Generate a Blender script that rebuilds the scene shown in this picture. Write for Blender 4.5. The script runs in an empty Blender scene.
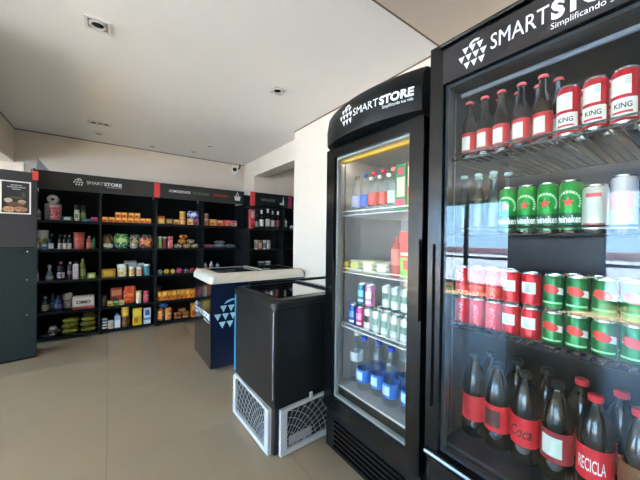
import bpy, bmesh, math, random
from mathutils import Vector, Matrix, Euler
random.seed(7)
SC = bpy.context.scene
COL = SC.collection
R = math.radians
PI = math.pi

# ------------------------------------------------------------------ camera
cam_d = bpy.data.cameras.new('camera'); cam = bpy.data.objects.new('camera', cam_d); COL.objects.link(cam)
cam_d.sensor_width = 36.0; cam_d.lens = 290.0 / 640.0 * 36.0; cam_d.clip_start = 0.02
cam.matrix_world = (Matrix.Translation((0, 0, 1.30)) @ Matrix.Rotation(R(-36), 4, 'Z')
                    @ Matrix.Rotation(R(90 - .43), 4, 'X') @ Matrix.Rotation(R(.75), 4, 'Z'))
SC.camera = cam

# ------------------------------------------------------------------ world, sun, exposure
W = bpy.data.worlds.new('sky'); SC.world = W; W.use_nodes = True
nt = W.node_tree; bgn = nt.nodes['Background']
tc = nt.nodes.new('ShaderNodeTexCoord'); sx = nt.nodes.new('ShaderNodeSeparateXYZ')
rp = nt.nodes.new('ShaderNodeValToRGB')
nt.links.new(tc.outputs['Generated'], sx.inputs[0]); nt.links.new(sx.outputs['Z'], rp.inputs[0])
rp.color_ramp.elements[0].position = 0.0; rp.color_ramp.elements[0].color = (.42, .68, 1.0, 1)
rp.color_ramp.elements[1].position = 0.6; rp.color_ramp.elements[1].color = (.26, .52, 1.0, 1)
nt.links.new(rp.outputs[0], bgn.inputs[0]); bgn.inputs[1].default_value = 3.3
sun_d = bpy.data.lights.new('sun', 'SUN'); sun_d.energy = 38.0; sun_d.angle = R(1.0); sun_d.color = (1.0, .92, .79)
sun = bpy.data.objects.new('sun', sun_d); COL.objects.link(sun)
sun.rotation_euler = (R(14), R(-24), 0)          # high sun, from the street side
# daylight portals: the two glazed openings of the shop front
for (py0, py1) in ((-2.2, 1.3), (2.85, 4.95)):
    pd = bpy.data.lights.new('window_portal', 'AREA'); pd.shape = 'RECTANGLE'
    pd.size = 2.1; pd.size_y = py1 - py0
    pd.cycles.is_portal = True
    po = bpy.data.objects.new('window_portal', pd); COL.objects.link(po)
    po.location = (-5.28, (py0 + py1) / 2, 1.2); po.rotation_euler = (0, R(-90), 0)
SC.cycles.transparent_max_bounces = 40
SC.view_settings.view_transform = 'Standard'; SC.view_settings.look = 'None'
SC.view_settings.gamma = 1.0; SC.view_settings.use_curve_mapping = False
SC.view_settings.exposure = 3.0

# ------------------------------------------------------------------ materials
_M = {}
def srgb(c):
    def f(v):
        v /= 255.0
        return v / 12.92 if v <= .04045 else ((v + .055) / 1.055) ** 2.4
    return (f(c[0]), f(c[1]), f(c[2]), 1)
def _new(key):
    m = bpy.data.materials.new(key); m.use_nodes = True
    return m, m.node_tree, m.node_tree.nodes['Principled BSDF']
def mat(c, rough=.5, metal=0.0, var=.06, scale=30, spec=.5, bump=0.0, coat=0.0):
    """plain procedural paint: colour with a faint noise variation"""
    k = ('p', tuple(c), rough, metal, var, scale, spec, bump, coat)
    if k in _M: return _M[k]
    m, t, b = _new('paint_%d' % len(_M))
    tcn = t.nodes.new('ShaderNodeTexCoord'); n = t.nodes.new('ShaderNodeTexNoise')
    n.inputs['Scale'].default_value = scale; n.inputs['Detail'].default_value = 3
    t.links.new(tcn.outputs['Object'], n.inputs['Vector'])
    mx = t.nodes.new('ShaderNodeMix'); mx.data_type = 'RGBA'
    base = srgb(c)
    mx.inputs['A'].default_value = tuple(max(0, v * (1 - var)) for v in base[:3]) + (1,)
    mx.inputs['B'].default_value = tuple(min(1, v * (1 + var)) for v in base[:3]) + (1,)
    t.links.new(n.outputs['Fac'], mx.inputs['Factor']); t.links.new(mx.outputs['Result'], b.inputs['Base Color'])
    b.inputs['Roughness'].default_value = rough; b.inputs['Metallic'].default_value = metal
    b.inputs['Specular IOR Level'].default_value = spec; b.inputs['Coat Weight'].default_value = coat
    if bump:
        bp = t.nodes.new('ShaderNodeBump'); bp.inputs['Strength'].default_value = bump; bp.inputs['Distance'].default_value = .01
        t.links.new(n.outputs['Fac'], bp.inputs['Height']); t.links.new(bp.outputs[0], b.inputs['Normal'])
    _M[k] = m; return m
def printed(c1, c2, c3, scale=18, rough=.4):
    """flat packaging print in three colours"""
    k = ('pr', tuple(c1), tuple(c2), tuple(c3), scale, rough)
    if k in _M: return _M[k]
    m, t, b = _new('print_%d' % len(_M))
    tcn = t.nodes.new('ShaderNodeTexCoord'); n = t.nodes.new('ShaderNodeTexNoise')
    n.inputs['Scale'].default_value = scale; n.inputs['Detail'].default_value = 1.5
    oi = t.nodes.new('ShaderNodeObjectInfo')
    ad = t.nodes.new('ShaderNodeVectorMath'); ad.operation = 'ADD'
    t.links.new(tcn.outputs['Object'], ad.inputs[0])
    ml = t.nodes.new('ShaderNodeVectorMath'); ml.operation = 'SCALE'; ml.inputs[0].default_value = (9, 5, 7)
    t.links.new(oi.outputs['Random'], ml.inputs['Scale']); t.links.new(ml.outputs[0], ad.inputs[1])
    t.links.new(ad.outputs[0], n.inputs['Vector'])
    r = t.nodes.new('ShaderNodeValToRGB'); r.color_ramp.interpolation = 'CONSTANT'
    r.color_ramp.elements[0].color = srgb(c1)
    e = r.color_ramp.elements[1]; e.position = .50; e.color = srgb(c2)
    e = r.color_ramp.elements.new(.58); e.color = srgb(c3)
    t.links.new(n.outputs['Fac'], r.inputs[0]); t.links.new(r.outputs[0], b.inputs['Base Color'])
    b.inputs['Roughness'].default_value = rough
    _M[k] = m; return m
def clear(c=(255, 255, 255), fac=.88, rough=.03, key='clear', refl=1.0):
    """thin clear pane or plastic: see-through plus mirror reflection by angle"""
    k = (key, tuple(c), fac, rough)
    if k in _M: return _M[k]
    m, t, b = _new('clear_%d' % len(_M)); t.nodes.remove(b)
    out = t.nodes['Material Output']
    tr = t.nodes.new('ShaderNodeBsdfTransparent'); tr.inputs[0].default_value = srgb(c)
    gl = t.nodes.new('ShaderNodeBsdfGlossy'); gl.inputs['Roughness'].default_value = rough
    gl.inputs['Color'].default_value = (1, 1, 1, 1)
    fr = t.nodes.new('ShaderNodeFresnel'); fr.inputs[0].default_value = 1.5
    mp = t.nodes.new('ShaderNodeMath'); mp.operation = 'MULTIPLY_ADD'; mp.use_clamp = True
    mp.inputs[1].default_value = refl; mp.inputs[2].default_value = 0.0
    ge = t.nodes.new('ShaderNodeNewGeometry'); io = t.nodes.new('ShaderNodeMapRange')
    io.inputs['To Min'].default_value = 1.5; io.inputs['To Max'].default_value = 1 / 1.5
    t.links.new(ge.outputs['Backfacing'], io.inputs['Value']); t.links.new(io.outputs[0], fr.inputs[0])
    t.links.new(fr.outputs[0], mp.inputs[0])
    mx = t.nodes.new('ShaderNodeMixShader'); t.links.new(mp.outputs[0], mx.inputs[0])
    t.links.new(tr.outputs[0], mx.inputs[1]); t.links.new(gl.outputs[0], mx.inputs[2])
    t.links.new(mx.outputs[0], out.inputs[0])
    _M[k] = m; return m
def emit(c, s):
    k = ('e', tuple(c), s)
    if k in _M: return _M[k]
    m, t, b = _new('lamp_%d' % len(_M))
    b.inputs['Base Color'].default_value = srgb((74, 82, 96)); b.inputs['Emission Color'].default_value = srgb(c)
    b.inputs['Emission Strength'].default_value = s
    _M[k] = m; return m

WHITE = (235, 232, 226); BLACKP = (24, 24, 25)
m_black = mat((17, 17, 18), .38, spec=.35); m_blackg = mat((12, 12, 13), .2, spec=.4); m_white = mat(WHITE, .45)
m_shelf = mat((20, 20, 21), .6, spec=.3); m_red = mat((214, 62, 58), .5); m_text = mat((238, 238, 234), .5, var=.01)
m_chrome = mat((205, 205, 205), .2, 1.0); m_alu = mat((165, 166, 168), .35, 1.0)
m_wire = mat((225, 226, 226), .35); m_dwire = mat((40, 42, 46), .35)
m_pane = clear((250, 253, 252), .9, .0, 'pane', .5); m_clear = clear((226, 240, 240), .8, .04, 'pet')

# ------------------------------------------------------------------ mesh builder
class MB:
    def __init__(s): s.v = []; s.f = []; s.mi = []; s.m = []
    def _mi(s, m):
        if m not in s.m: s.m.append(m)
        return s.m.index(m)
    def add(s, vs, fs, m):
        o = len(s.v); i = s._mi(m)
        s.v += [tuple(p) for p in vs]
        for f in fs: s.f.append(tuple(o + k for k in f)); s.mi.append(i)
        return s
    def box(s, x0, x1, y0, y1, z0, z1, m, M=None):
        vs = [(x, y, z) for x in (x0, x1) for y in (y0, y1) for z in (z0, z1)]
        if M: vs = [M @ Vector(p) for p in vs]
        return s.add(vs, [(0, 1, 3, 2), (4, 6, 7, 5), (0, 4, 5, 1), (2, 3, 7, 6), (0, 2, 6, 4), (1, 5, 7, 3)], m)
    def cbox(s, x0, x1, y0, y1, z0, z1, m, c=.006):
        """box with chamfered vertical and top edges"""
        def ring(x0, x1, y0, y1, z, c):
            return [(x0 + c, y0, z), (x1 - c, y0, z), (x1, y0 + c, z), (x1, y1 - c, z),
                    (x1 - c, y1, z), (x0 + c, y1, z), (x0, y1 - c, z), (x0, y0 + c, z)]
        rs = [ring(x0 + c, x1 - c, y0 + c, y1 - c, z0, c * .6), ring(x0, x1, y0, y1, z0 + c, c),
              ring(x0, x1, y0, y1, z1 - c, c), ring(x0 + c, x1 - c, y0 + c, y1 - c, z1, c * .6)]
        vs = sum(rs, []); fs = []
        for k in range(3):
            for i in range(8):
                j = (i + 1) % 8; fs.append((k * 8 + i, k * 8 + j, k * 8 + 8 + j, k * 8 + 8 + i))
        fs.append(tuple(range(7, -1, -1))); fs.append(tuple(range(24, 32)))
        return s.add(vs, fs, m)
    def lathe(s, prof, m, n=18, c=(0, 0), a0=0, a1=2 * PI, sq=0, sy=1.0):
        """profile [(r,z[,mat])...] about Z; sq>0 makes it squarish; sy flattens"""
        full = abs(a1 - a0 - 2 * PI) < 1e-6; k = n if full else n + 1
        o = len(s.v)
        for p in prof:
            for i in range(k):
                a = a0 + (a1 - a0) * i / n; r = p[0]
                if sq: q = max(abs(math.cos(a)), abs(math.sin(a))); r = r * ((1 - sq) + sq / q)
                s.v.append((c[0] + r * math.cos(a), c[1] + r * math.sin(a) * sy, p[1]))
        for q in range(len(prof) - 1):
            mm = prof[q + 1][2] if len(prof[q + 1]) > 2 else m
            i_ = s._mi(mm)
            for i in range(n):
                j = (i + 1) % k
                s.f.append((o + q * k + i, o + q * k + j, o + (q + 1) * k + j, o + (q + 1) * k + i)); s.mi.append(i_)
        return s
    def tube(s, pts, r, m, n=6):
        P = [Vector(p) for p in pts]; o = len(s.v); i_ = s._mi(m)
        for i, p in enumerate(P):
            d = (P[min(i + 1, len(P) - 1)] - P[max(i - 1, 0)]).normalized()
            u = d.orthogonal().normalized() if i == 0 else (u - d * u.dot(d)).normalized()
            w = d.cross(u)
            for k in range(n):
                a = 2 * PI * k / n; s.v.append(tuple(p + (u * math.cos(a) + w * math.sin(a)) * r))
        for i in range(len(P) - 1):
            for k in range(n):
                j = (k + 1) % n; s.f.append((o + i * n + k, o + i * n + j, o + (i + 1) * n + j, o + (i + 1) * n + k)); s.mi.append(i_)
        s.f.append(tuple(o + k for k in range(n - 1, -1, -1))); s.mi.append(i_)
        s.f.append(tuple(o + (len(P) - 1) * n + k for k in range(n))); s.mi.append(i_)
        return s
    def prism(s, poly, a, b, m, axis='y'):
        """2-D polygon extruded from a to b along axis"""
        n = len(poly)
        def q(p, t): return (p[0], t, p[1]) if axis == 'y' else ((t, p[0], p[1]) if axis == 'x' else (p[0], p[1], t))
        vs = [q(p, a) for p in poly] + [q(p, b) for p in poly]
        fs = [tuple(range(n)), tuple(range(2 * n - 1, n - 1, -1))] + [(i, i + n, (i + 1) % n + n, (i + 1) % n) for i in range(n)]
        return s.add(vs, fs, m)
    def wrap(s, r, a0, a1, z0, z1, m, n=8):
        """patch wrapped on a cylinder; angle 0 faces -Y, metres along the arc"""
        vs = []
        for i in range(n + 1):
            t = -PI / 2 + (a0 + (a1 - a0) * i / n) / r
            vs += [(r * math.cos(t), r * math.sin(t), z0), (r * math.cos(t), r * math.sin(t), z1)]
        return s.add(vs, [(2 * i, 2 * i + 2, 2 * i + 3, 2 * i + 1) for i in range(n)], m)
    def mesh(s, name, smooth=True):
        me = bpy.data.meshes.new(name); me.from_pydata(s.v, [], s.f)
        for m in s.m: me.materials.append(m)
        me.polygons.foreach_set('material_index', s.mi)
        bm = bmesh.new(); bm.from_mesh(me)
        bmesh.ops.recalc_face_normals(bm, faces=bm.faces)
        bm.to_mesh(me); bm.free()
        if smooth:
            me.shade_smooth()
            try: me.set_sharp_from_angle(angle=R(38))
            except Exception: pass
        me.update(); return me
    def build(s, name, parent=None, smooth=True, loc=None):
        o = bpy.data.objects.new(name, s.mesh(name, smooth)); COL.objects.link(o)
        if parent: o.parent = parent
        if loc: o.location = loc
        return o

def tag(o, label, cat, group=None):
    o['label'] = label; o['category'] = cat
    if group: o['group'] = group
    return o
def struct(o, label=None):
    o['kind'] = 'structure'
    if label: o['label'] = label
    return o
def thing(name, label, cat, loc=(0, 0, 0), rz=0, group=None):
    o = bpy.data.objects.new(name, None); COL.objects.link(o)
    o.empty_display_size = .05; o.location = loc; o.rotation_euler = (0, 0, rz)
    return tag(o, label, cat, group)
def dup(root, loc, rz=None, label=None, group=None, rx=None):
    c = root.copy(); COL.objects.link(c); c.location = loc
    if rz is not None: c.rotation_euler = (0, 0, rz)
    if label: c['label'] = label
    if group: c['group'] = group
    for ch in root.children:
        d = ch.copy(); COL.objects.link(d); d.parent = c
        for g in ch.children:
            e = g.copy(); COL.objects.link(e); e.parent = d
    return c

_T = {}
def text_geo(body, size, bold=0.0, shear=0.0):
    k = (body, size, bold, shear)
    if k in _T: return _T[k]
    cu = bpy.data.curves.new('lettering', 'FONT'); cu.body = body; cu.size = size; cu.offset = bold; cu.shear = shear
    cu.resolution_u = 3
    ob = bpy.data.objects.new('lettering', cu); COL.objects.link(ob)
    dg = bpy.context.evaluated_depsgraph_get(); dg.update()
    me = ob.evaluated_get(dg).to_mesh()
    vs = [tuple(v.co) for v in me.vertices]; fs = [tuple(p.vertices) for p in me.polygons]
    ob.evaluated_get(dg).to_mesh_clear(); bpy.data.objects.remove(ob); bpy.data.curves.remove(cu)
    x0 = min(v[0] for v in vs); x1 = max(v[0] for v in vs)
    _T[k] = ([(v[0] - x0, v[1]) for v in vs], fs, x1 - x0); return _T[k]
def text_obj(name, body, size, m, parent, fn, bold=0, shear=0, width=None, center=False):
    """fn maps (x,y) of the lettering to a 3-D point in the parent's space"""
    vs, fs, w = text_geo(body, size, bold, shear)
    k = (width / w) if width else 1.0
    off = -w * k / 2 if center else 0
    b = MB(); b.add([fn(v[0] * k + off, v[1]) for v in vs], fs, m)
    o = b.build(name, parent, smooth=False); return o

def logo_polys():
    """shopping-cart mark made of small triangles, in a unit box"""
    T = []; h = .26
    for row, (x0, n, z) in enumerate(((.14, 3, .60), (.0, 4, .32), (.20, 3, .04))):
        w = .26
        for i in range(n):
            x = x0 + i * w
            T.append([(x + .01, z + h), (x + w - .02, z + h), (x + w / 2, z + .02)])
    arc = []
    for i in range(9):
        a = R(200 - i * 20); arc.append((.62 + .22 * math.cos(a), .86 + .16 * math.sin(a)))
    for i in range(8, -1, -1):
        a = R(200 - i * 20); arc.append((.62 + .13 * math.cos(a), .86 + .08 * math.sin(a)))
    T.append(arc); return T
def logo_obj(parent, size, fn, m=None, name='logo'):
    b = MB()
    for p in logo_polys(): b.add([fn(x * size, y * size) for x, y in p], [tuple(range(len(p)))], m or m_text)
    return b.build(name, parent, smooth=False)

# ------------------------------------------------------------------ room
XW, YB, ZC = 1.85, 5.15, 2.61         # right wall face, back wall face, ceiling
XL, YF = -5.3, -2.5                   # shop front, wall behind
m_wall = mat((228, 214, 196), .75, var=.03, scale=3, bump=.02)
m_ceil = mat((240, 235, 229), .8, var=.02, scale=2)
m_tile = mat((158, 144, 120), .17, var=.06, scale=2.2, spec=.5)
m_joint = mat((120, 112, 100), .8)
fl = struct(MB().box(XL - .1, 3.8, YF - .1, 5.4, -.12, -.004, m_joint).build('floor', smooth=False), 'polished beige porcelain floor with thin joints')
TS = .9; tb = MB()
tb.cbox(.0014, TS - .0014, .0003, TS - .0003, -.004, 0, m_tile, .0008); tile_me = tb.mesh('floor_tile', False)
ix0 = -6; nx = 11
for i in range(nx):
    for j in range(9):
        x = -.005 + (ix0 + i) * TS; y = YF + j * TS
        if x < XL - .5 or x > 3.6: continue
        o = bpy.data.objects.new('floor_tile', tile_me); COL.objects.link(o); o.parent = fl; o.location = (x, y, 0)
struct(MB().box(XL - .3, 3.9, 1.13, 5.5, ZC, ZC + .3, m_ceil).build('ceiling', smooth=False), 'matte off-white plaster ceiling')
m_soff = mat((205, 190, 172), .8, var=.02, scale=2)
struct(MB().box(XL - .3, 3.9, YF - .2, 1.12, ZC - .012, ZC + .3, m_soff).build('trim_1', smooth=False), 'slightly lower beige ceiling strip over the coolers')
struct(MB().box(XL - .3, 2.0, YB, YB + .2, 0, ZC, m_wall).build('wall_back', smooth=False), 'cream back wall above the shelving')
struct(MB().box(XW, XW + .15, YF, 3.11, 0, ZC, m_wall).build('wall_right', smooth=False), 'cream wall behind the coolers')
struct(MB().box(2.0, 3.8, 4.7, YB + .2, 0, ZC, m_wall).build('wall_alcove', smooth=False), 'wall at the back of the alcove')
struct(MB().box(3.6, 3.8, 2.9, 4.7, 0, ZC, m_wall).box(2.0, 3.6, 2.9, 3.1, 0, ZC, m_wall).build('wall_alcove_side', smooth=False), 'side walls of the alcove')
struct(MB().box(2.0, 2.22, 3.11, 4.7, 2.34, ZC, m_wall).build('trim_2', smooth=False), 'pale beam over the alcove opening')
struct(MB().box(XL - .3, 3.8, YF - .2, YF, 0, ZC, m_wall).build('wall_front', smooth=False), 'plain cream wall opposite the shelving')
struct(MB().box(-1.2, -.96, 2.4, YB, 2.19, ZC, m_wall).build('trim_3', smooth=False), 'pale dropped beam beside the black cabinet')
# thin dark shadow joint along the ceiling edge
m_gap = mat((112, 96, 80), .8)
struct(MB().box(XL, 2.0, YB - .006, YB, ZC - .012, ZC, m_gap).build('trim_4', smooth=False), 'thin dark joint between back wall and ceiling')
struct(MB().box(XW - .006, XW, 1.12, 3.11, ZC - .01, ZC, m_gap).build('trim_5', smooth=False), 'thin dark joint between right wall and ceiling')
struct(MB().box(XL, XW, 1.118, 1.13, ZC - .013, ZC + .01, m_gap).build('trim_6', smooth=False), 'thin dark joint across the ceiling')
struct(MB().box(-.96, -.954, 2.4, YB - .006, ZC - .01, ZC, m_gap).build('trim_7', smooth=False), 'thin dark joint between dropped beam and ceiling')
# narrow white pipe casing on the back wall
struct(MB().box(-.905, -.87, YB - .03, YB, 0, 2.19, mat((232, 226, 214), .5)).build('trim_8', smooth=False), 'narrow white pipe casing on the back wall')
# shop front at the street side: piers, sill, lintel
m_front = mat((120, 122, 128), .6)
wl = MB()
wl.box(XL - .2, XL, YF - .2, 5.4, 2.3, ZC, m_wall).box(XL - .2, XL, YF - .2, -2.2, 0, 2.3, m_wall)
wl.box(XL - .2, XL, 1.3, 2.85, 0, 2.3, m_front).box(XL - .2, XL, 4.95, 5.4, 0, 2.3, m_wall).box(XL - .2, XL, -2.2, 1.3, 0, .12, m_wall).box(XL - .2, XL, 2.85, 4.95, 0, .12, m_wall)
struct(wl.build('wall_left', smooth=False), 'street side wall with two glazed openings')
m_frame = mat((52, 54, 58), .4)
wn = 0
for (a, b_, n) in ((-2.2, 1.3, 3), (2.85, 4.95, 2)):
    for i in range(n):
        y0 = a + (b_ - a) * i / n; y1 = a + (b_ - a) * (i + 1) / n; wn += 1
        fr = MB()
        for (p, q, z0, z1) in ((y0, y0 + .05, .12, 2.3), (y1 - .05, y1, .12, 2.3), (y0 + .05, y1 - .05, .12, .2),
                               (y0 + .05, y1 - .05, 2.22, 2.3), (y0 + .05, y1 - .05, .82, .88)):
            fr.box(XL - .13, XL - .07, p, q, z0, z1, m_frame)
        w = struct(fr.build('window_%d' % wn, smooth=False), 'dark framed shop window towards the street')
        for (z0, z1) in ((.2, .82), (.88, 2.22)):
            MB().box(XL - .104, XL - .096, y0 + .05, y1 - .05, z0, z1, m_pane).build('pane', w, smooth=False)
# street outside
struct(MB().box(-40, XL - .2, -25, 25, -.3, -.03, mat((118, 128, 146), .9, var=.1, scale=1)).box(XL - .2, 12, -25, YF - .2, -.3, -.03, mat((118, 128, 146), .9, var=.1, scale=1)).build('pavement', smooth=False), 'pale concrete pavement and street outside')
struct(MB().box(-27, -26.5, -25, 25, -.03, .55, mat((206, 150, 136), .9, var=.3, scale=1)).build('street_wall', smooth=False), 'low reddish wall across the street')

# ------------------------------------------------------------------ item builders (front faces -Y, base at z=0)
def star(cx, cz, r):
    return [(cx + (r if i % 2 == 0 else r * .42) * math.sin(PI * i / 5), cz + (r if i % 2 == 0 else r * .42) * math.cos(PI * i / 5)) for i in range(10)]
def wrapfn(r):
    def f(x, z):
        t = -PI / 2 + x / r; return (r * math.cos(t), r * math.sin(t), z)
    return f
def b_box(p, w=.1, d=.08, h=.15, c=(200, 80, 40), c2=(240, 210, 120), c3=(120, 40, 30), prints=None, txt=None, tcol=(30, 30, 30), **k):
    MB().cbox(-w / 2, w / 2, -d / 2, d / 2, 0, h, mat(c, .45), min(.004, h * .1)).build('box', p)
    b = MB(); e = d / 2 + .0006
    if prints is None:
        prints = [(.08, .92, .55, .88, 1), (.15, .6, .15, .45, 2)]
    for (x0, x1, z0, z1, wc) in prints:
        mm = printed(c2, c3, c, 40) if wc == 3 else mat(c2 if wc == 1 else c3, .45)
        X0 = -w / 2 + w * x0; X1 = -w / 2 + w * x1
        b.add([(X0, -e, h * z0), (X1, -e, h * z0), (X1, -e, h * z1), (X0, -e, h * z1)], [(0, 1, 2, 3)], mm)
        e += .0003
    b.build('front_print', p, smooth=False)
    if txt: text_obj('lettering', txt, h * .34, mat(tcol, .5), p, lambda x, y: (x, -e - .0006, y + h * .42), bold=h * .012, width=w * .66, center=True)
def pillow(w, h, t, mats, lying=False, crimp=True, seed=0, n=9):
    rnd = random.Random(seed); ph = [rnd.uniform(0, 6) for _ in range(4)]
    b = MB(); vs = []; 
    for sgn in (-1, 1):
        for j in range(n + 1):
            for i in range(n + 1):
                u = i / n * 2 - 1; v = j / n * 2 - 1
                q = (1 - abs(u) ** 3) * (1 - abs(v) ** 4)
                th = t / 2 * (q ** .6) * (.88 + .12 * math.sin(5 * u + ph[0]) * math.sin(6 * v + ph[1]))
                x = w / 2 * u * (1 - .16 * abs(v * u) ** 3); z = h / 2 * v * (1 - .10 * abs(u) ** 4)
                x *= 1 - .05 * (.5 + .5 * math.sin(7 * v + ph[2])); z *= 1 - .06 * (.5 + .5 * math.sin(6 * u + ph[3]))
                vs.append((x, sgn * th, z))
    fs = []; N = (n + 1) ** 2
    for s_ in (0, 1):
        for j in range(n):
            for i in range(n):
                a = s_ * N + j * (n + 1) + i; fs.append((a, a + 1, a + n + 2, a + n + 1))
    zmin = min(v[2] for v in vs); ymin = min(v[1] for v in vs)
    if lying: vs = [(x, z, y - ymin) for (x, y, z) in vs]
    else: vs = [(x, y, z - zmin) for (x, y, z) in vs]
    b.add(vs, fs, mats); return b
def b_bag(p, w=.16, h=.2, t=.07, c=(200, 60, 40), c2=(240, 220, 120), c3=(70, 120, 60), lying=False, scale=20, **k):
    b = pillow(w, h, t, printed(c, c2, c3, scale, .3), lying, seed=hash((w, h, c)) % 999)
    o = b.build('pouch', p)
    if not lying:
        e = MB(); zz = h * .90
        e.box(-w * .36, w * .36, -.0025, .0025, zz, zz + h * .05, mat(c2, .3))
        e.build('seal', p, smooth=False)
        l = MB(); l.lathe([(0.0, 0), (w * .24, .0), (w * .26, .002)], mat(c2, .35), 14)
        l.v = [(x, -t * .5 - .0015 - z * .3, y * .7 + h * .52) for (x, y, z) in l.v]
        l.build('badge', p)
def b_bottle(p, h=.2, r=.03, c=(30, 30, 32), cap=(20, 20, 20), lab=None, lc=(230, 225, 210), lc2=None, shape='round', see=False, n=16, txt=None, tcol=(30, 20, 20), rough=.25, shear=0, **k):
    m = clear(c, .8, .04, 'pet') if see else mat(c, rough, coat=.3)
    sh = {'round': [(.0, 0), (.9, 0), (1, .03), (1, .66), (.93, .74), (.5, .84), (.36, .88), (.36, .9)],
          'wide': [(0, 0), (.95, 0), (1, .02), (1, .7), (.93, .74)],
          'square': [(.0, 0), (.95, 0), (1, .02), (1, .78), (.9, .84), (.4, .87), (.4, .88)],
          'wine': [(0, 0), (.95, 0), (1, .02), (1, .6), (.9, .68), (.5, .76), (.36, .8), (.36, .9), (.4, .9), (.4, .92)],
          'beer': [(0, 0), (.95, 0), (1, .02), (1, .52), (.92, .6), (.56, .72), (.42, .8), (.4, .95), (.46, .955), (.46, .97)],
          'pet': [(0, .0), (.8, 0), (.98, .02), (1, .05), (1, .22), (.94, .25), (1, .28), (1, .6), (.92, .68), (.66, .8), (.36, .885), (.3, .9), (.3, .93), (.38, .93), (.38, .94)],
          'cola': [(0, .0), (.72, 0), (.95, .025), (1, .07), (.97, .2), (.93, .22), (.93, .52), (1, .56), (.99, .62), (.9, .71), (.66, .82), (.36, .9), (.28, .92), (.28, .94), (.36, .94), (.36, .95)],
          'spray': [(0, 0), (.95, 0), (1, .03), (.95, .3), (.6, .56), (.34, .66), (.34, .74)]}[shape]
    sq = .75 if shape == 'square' else 0
    MB().lathe([(a * r, z * h) for a, z in sh], m, n, sq=sq).build('body', p)
    cb = MB(); zt = sh[-1][1] * h; rc = sh[-1][0] * r * 1.1
    mc = mat(cap, .4)
    if shape == 'spray':
        cb.lathe([(rc, zt), (rc, zt + .02), (0, zt + .02)], mc, 12)
        cb.box(-.012, .012, -.05, .022, zt + .018, h, mc); cb.box(-.006, .006, -.04, -.03, zt - .02, zt + .02, mc)
    elif k.get('pump'):
        cb.lathe([(rc, zt - .01), (rc, zt + .012), (.005, zt + .014), (.005, h - .012), (.012, h - .012), (.012, h), (0, h)], mc, 12)
        cb.box(-.006, .006, -.035, 0, h - .011, h - .001, mc)
    elif shape == 'wine':
        cb.lathe([(rc, h * .8), (rc * 1.02, h * .995), (rc * .9, h), (0, h)], mc, 12)
    else:
        cb.lathe([(rc, zt - .004), (rc * 1.06, zt), (rc * 1.06, h - .002), (rc * .9, h), (0, h)], mc, 14)
    cb.build('cap', p)
    if lab:
        q = r * (.95 if shape == 'cola' else 1) + .0009
        lb = MB()
        if sq: lb.box(-r * .86, r * .86, -r - .0015 - .0, -r + .004, lab[0] * h, lab[1] * h, mat(lc, .5))
        else:
            lb.lathe([(q, lab[0] * h), (q, lab[1] * h)], mat(lc, .45), n)
        lo = lb.build('label_band', p)
        if lc2:
            L = MB(); z0 = lab[0] * h; dz = (lab[1] - lab[0]) * h
            L.wrap(q + .0006, -r * .75, r * .55, z0 + dz * .18, z0 + dz * .82, mat(lc2, .45)); L.build('label_panel', lo)
        if txt:
            dz = (lab[1] - lab[0]) * h
            text_obj('lettering', txt, dz * .55, mat(tcol, .5), lo, lambda x, y: wrapfn(q + .0012)(x, y + lab[0] * h + dz * .3), bold=.0006, shear=shear, width=r * 1.5, center=True)
def cols(b, q, C, m):
    vs = []
    for (x, zl, zh) in C: vs += [wrapfn(q)(x, zl), wrapfn(q)(x, zh)]
    return b.add(vs, [(2 * i, 2 * i + 2, 2 * i + 3, 2 * i + 1) for i in range(len(C) - 1)], m)
def b_can(p, h=.168, r=.029, c=(200, 30, 40), deco=None, n=24, lid=(200, 202, 205), **k):
    mc = mat(c, .28, .35); ml = mat(lid, .25, 1.0)
    MB().lathe([(0, .003, ml), (r * .74, .0, ml), (r * .8, .0, ml), (r, .012, ml), (r, .013, mc), (r, h - .016, mc), (r * .88, h - .006, mc), (r * .86, h - .004, ml), (r * .87, h, ml), (r * .82, h, ml), (r * .8, h - .004, ml), (0, h - .004, ml)], mc, n).build('body', p)
    t = MB(); t.box(-.007, .007, -.012, .012, h - .004, h - .0025, ml); t.build('pull_tab', p, smooth=False)
    if deco: deco(p, h, r)
def deco_red_white(p, h, r):
    b = MB(); q = r + .0007; wht = mat((232, 226, 214), .4); red = mat((206, 32, 46), .4)
    b.wrap(q, -r * 1.1, r * 1.1, h * .12, h * .46, wht); b.wrap(q, -r * 1.1, r * .55, h * .52, h * .84, wht)
    b.wrap(q + .0005, r * .1, r * .5, h * .68, h * .82, mat((190, 190, 185), .4))
    b.wrap(q + .0005, -r * .8, r * .7, h * .2, h * .24, red)
    b.build('label_print', p, smooth=True)
    text_obj('lettering', 'KING', h * .13, mat((50, 40, 45), .5), p, lambda x, y: wrapfn(q + .0012)(x, y + h * .29), bold=.0005, width=r * 1.3, center=True)
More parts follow.
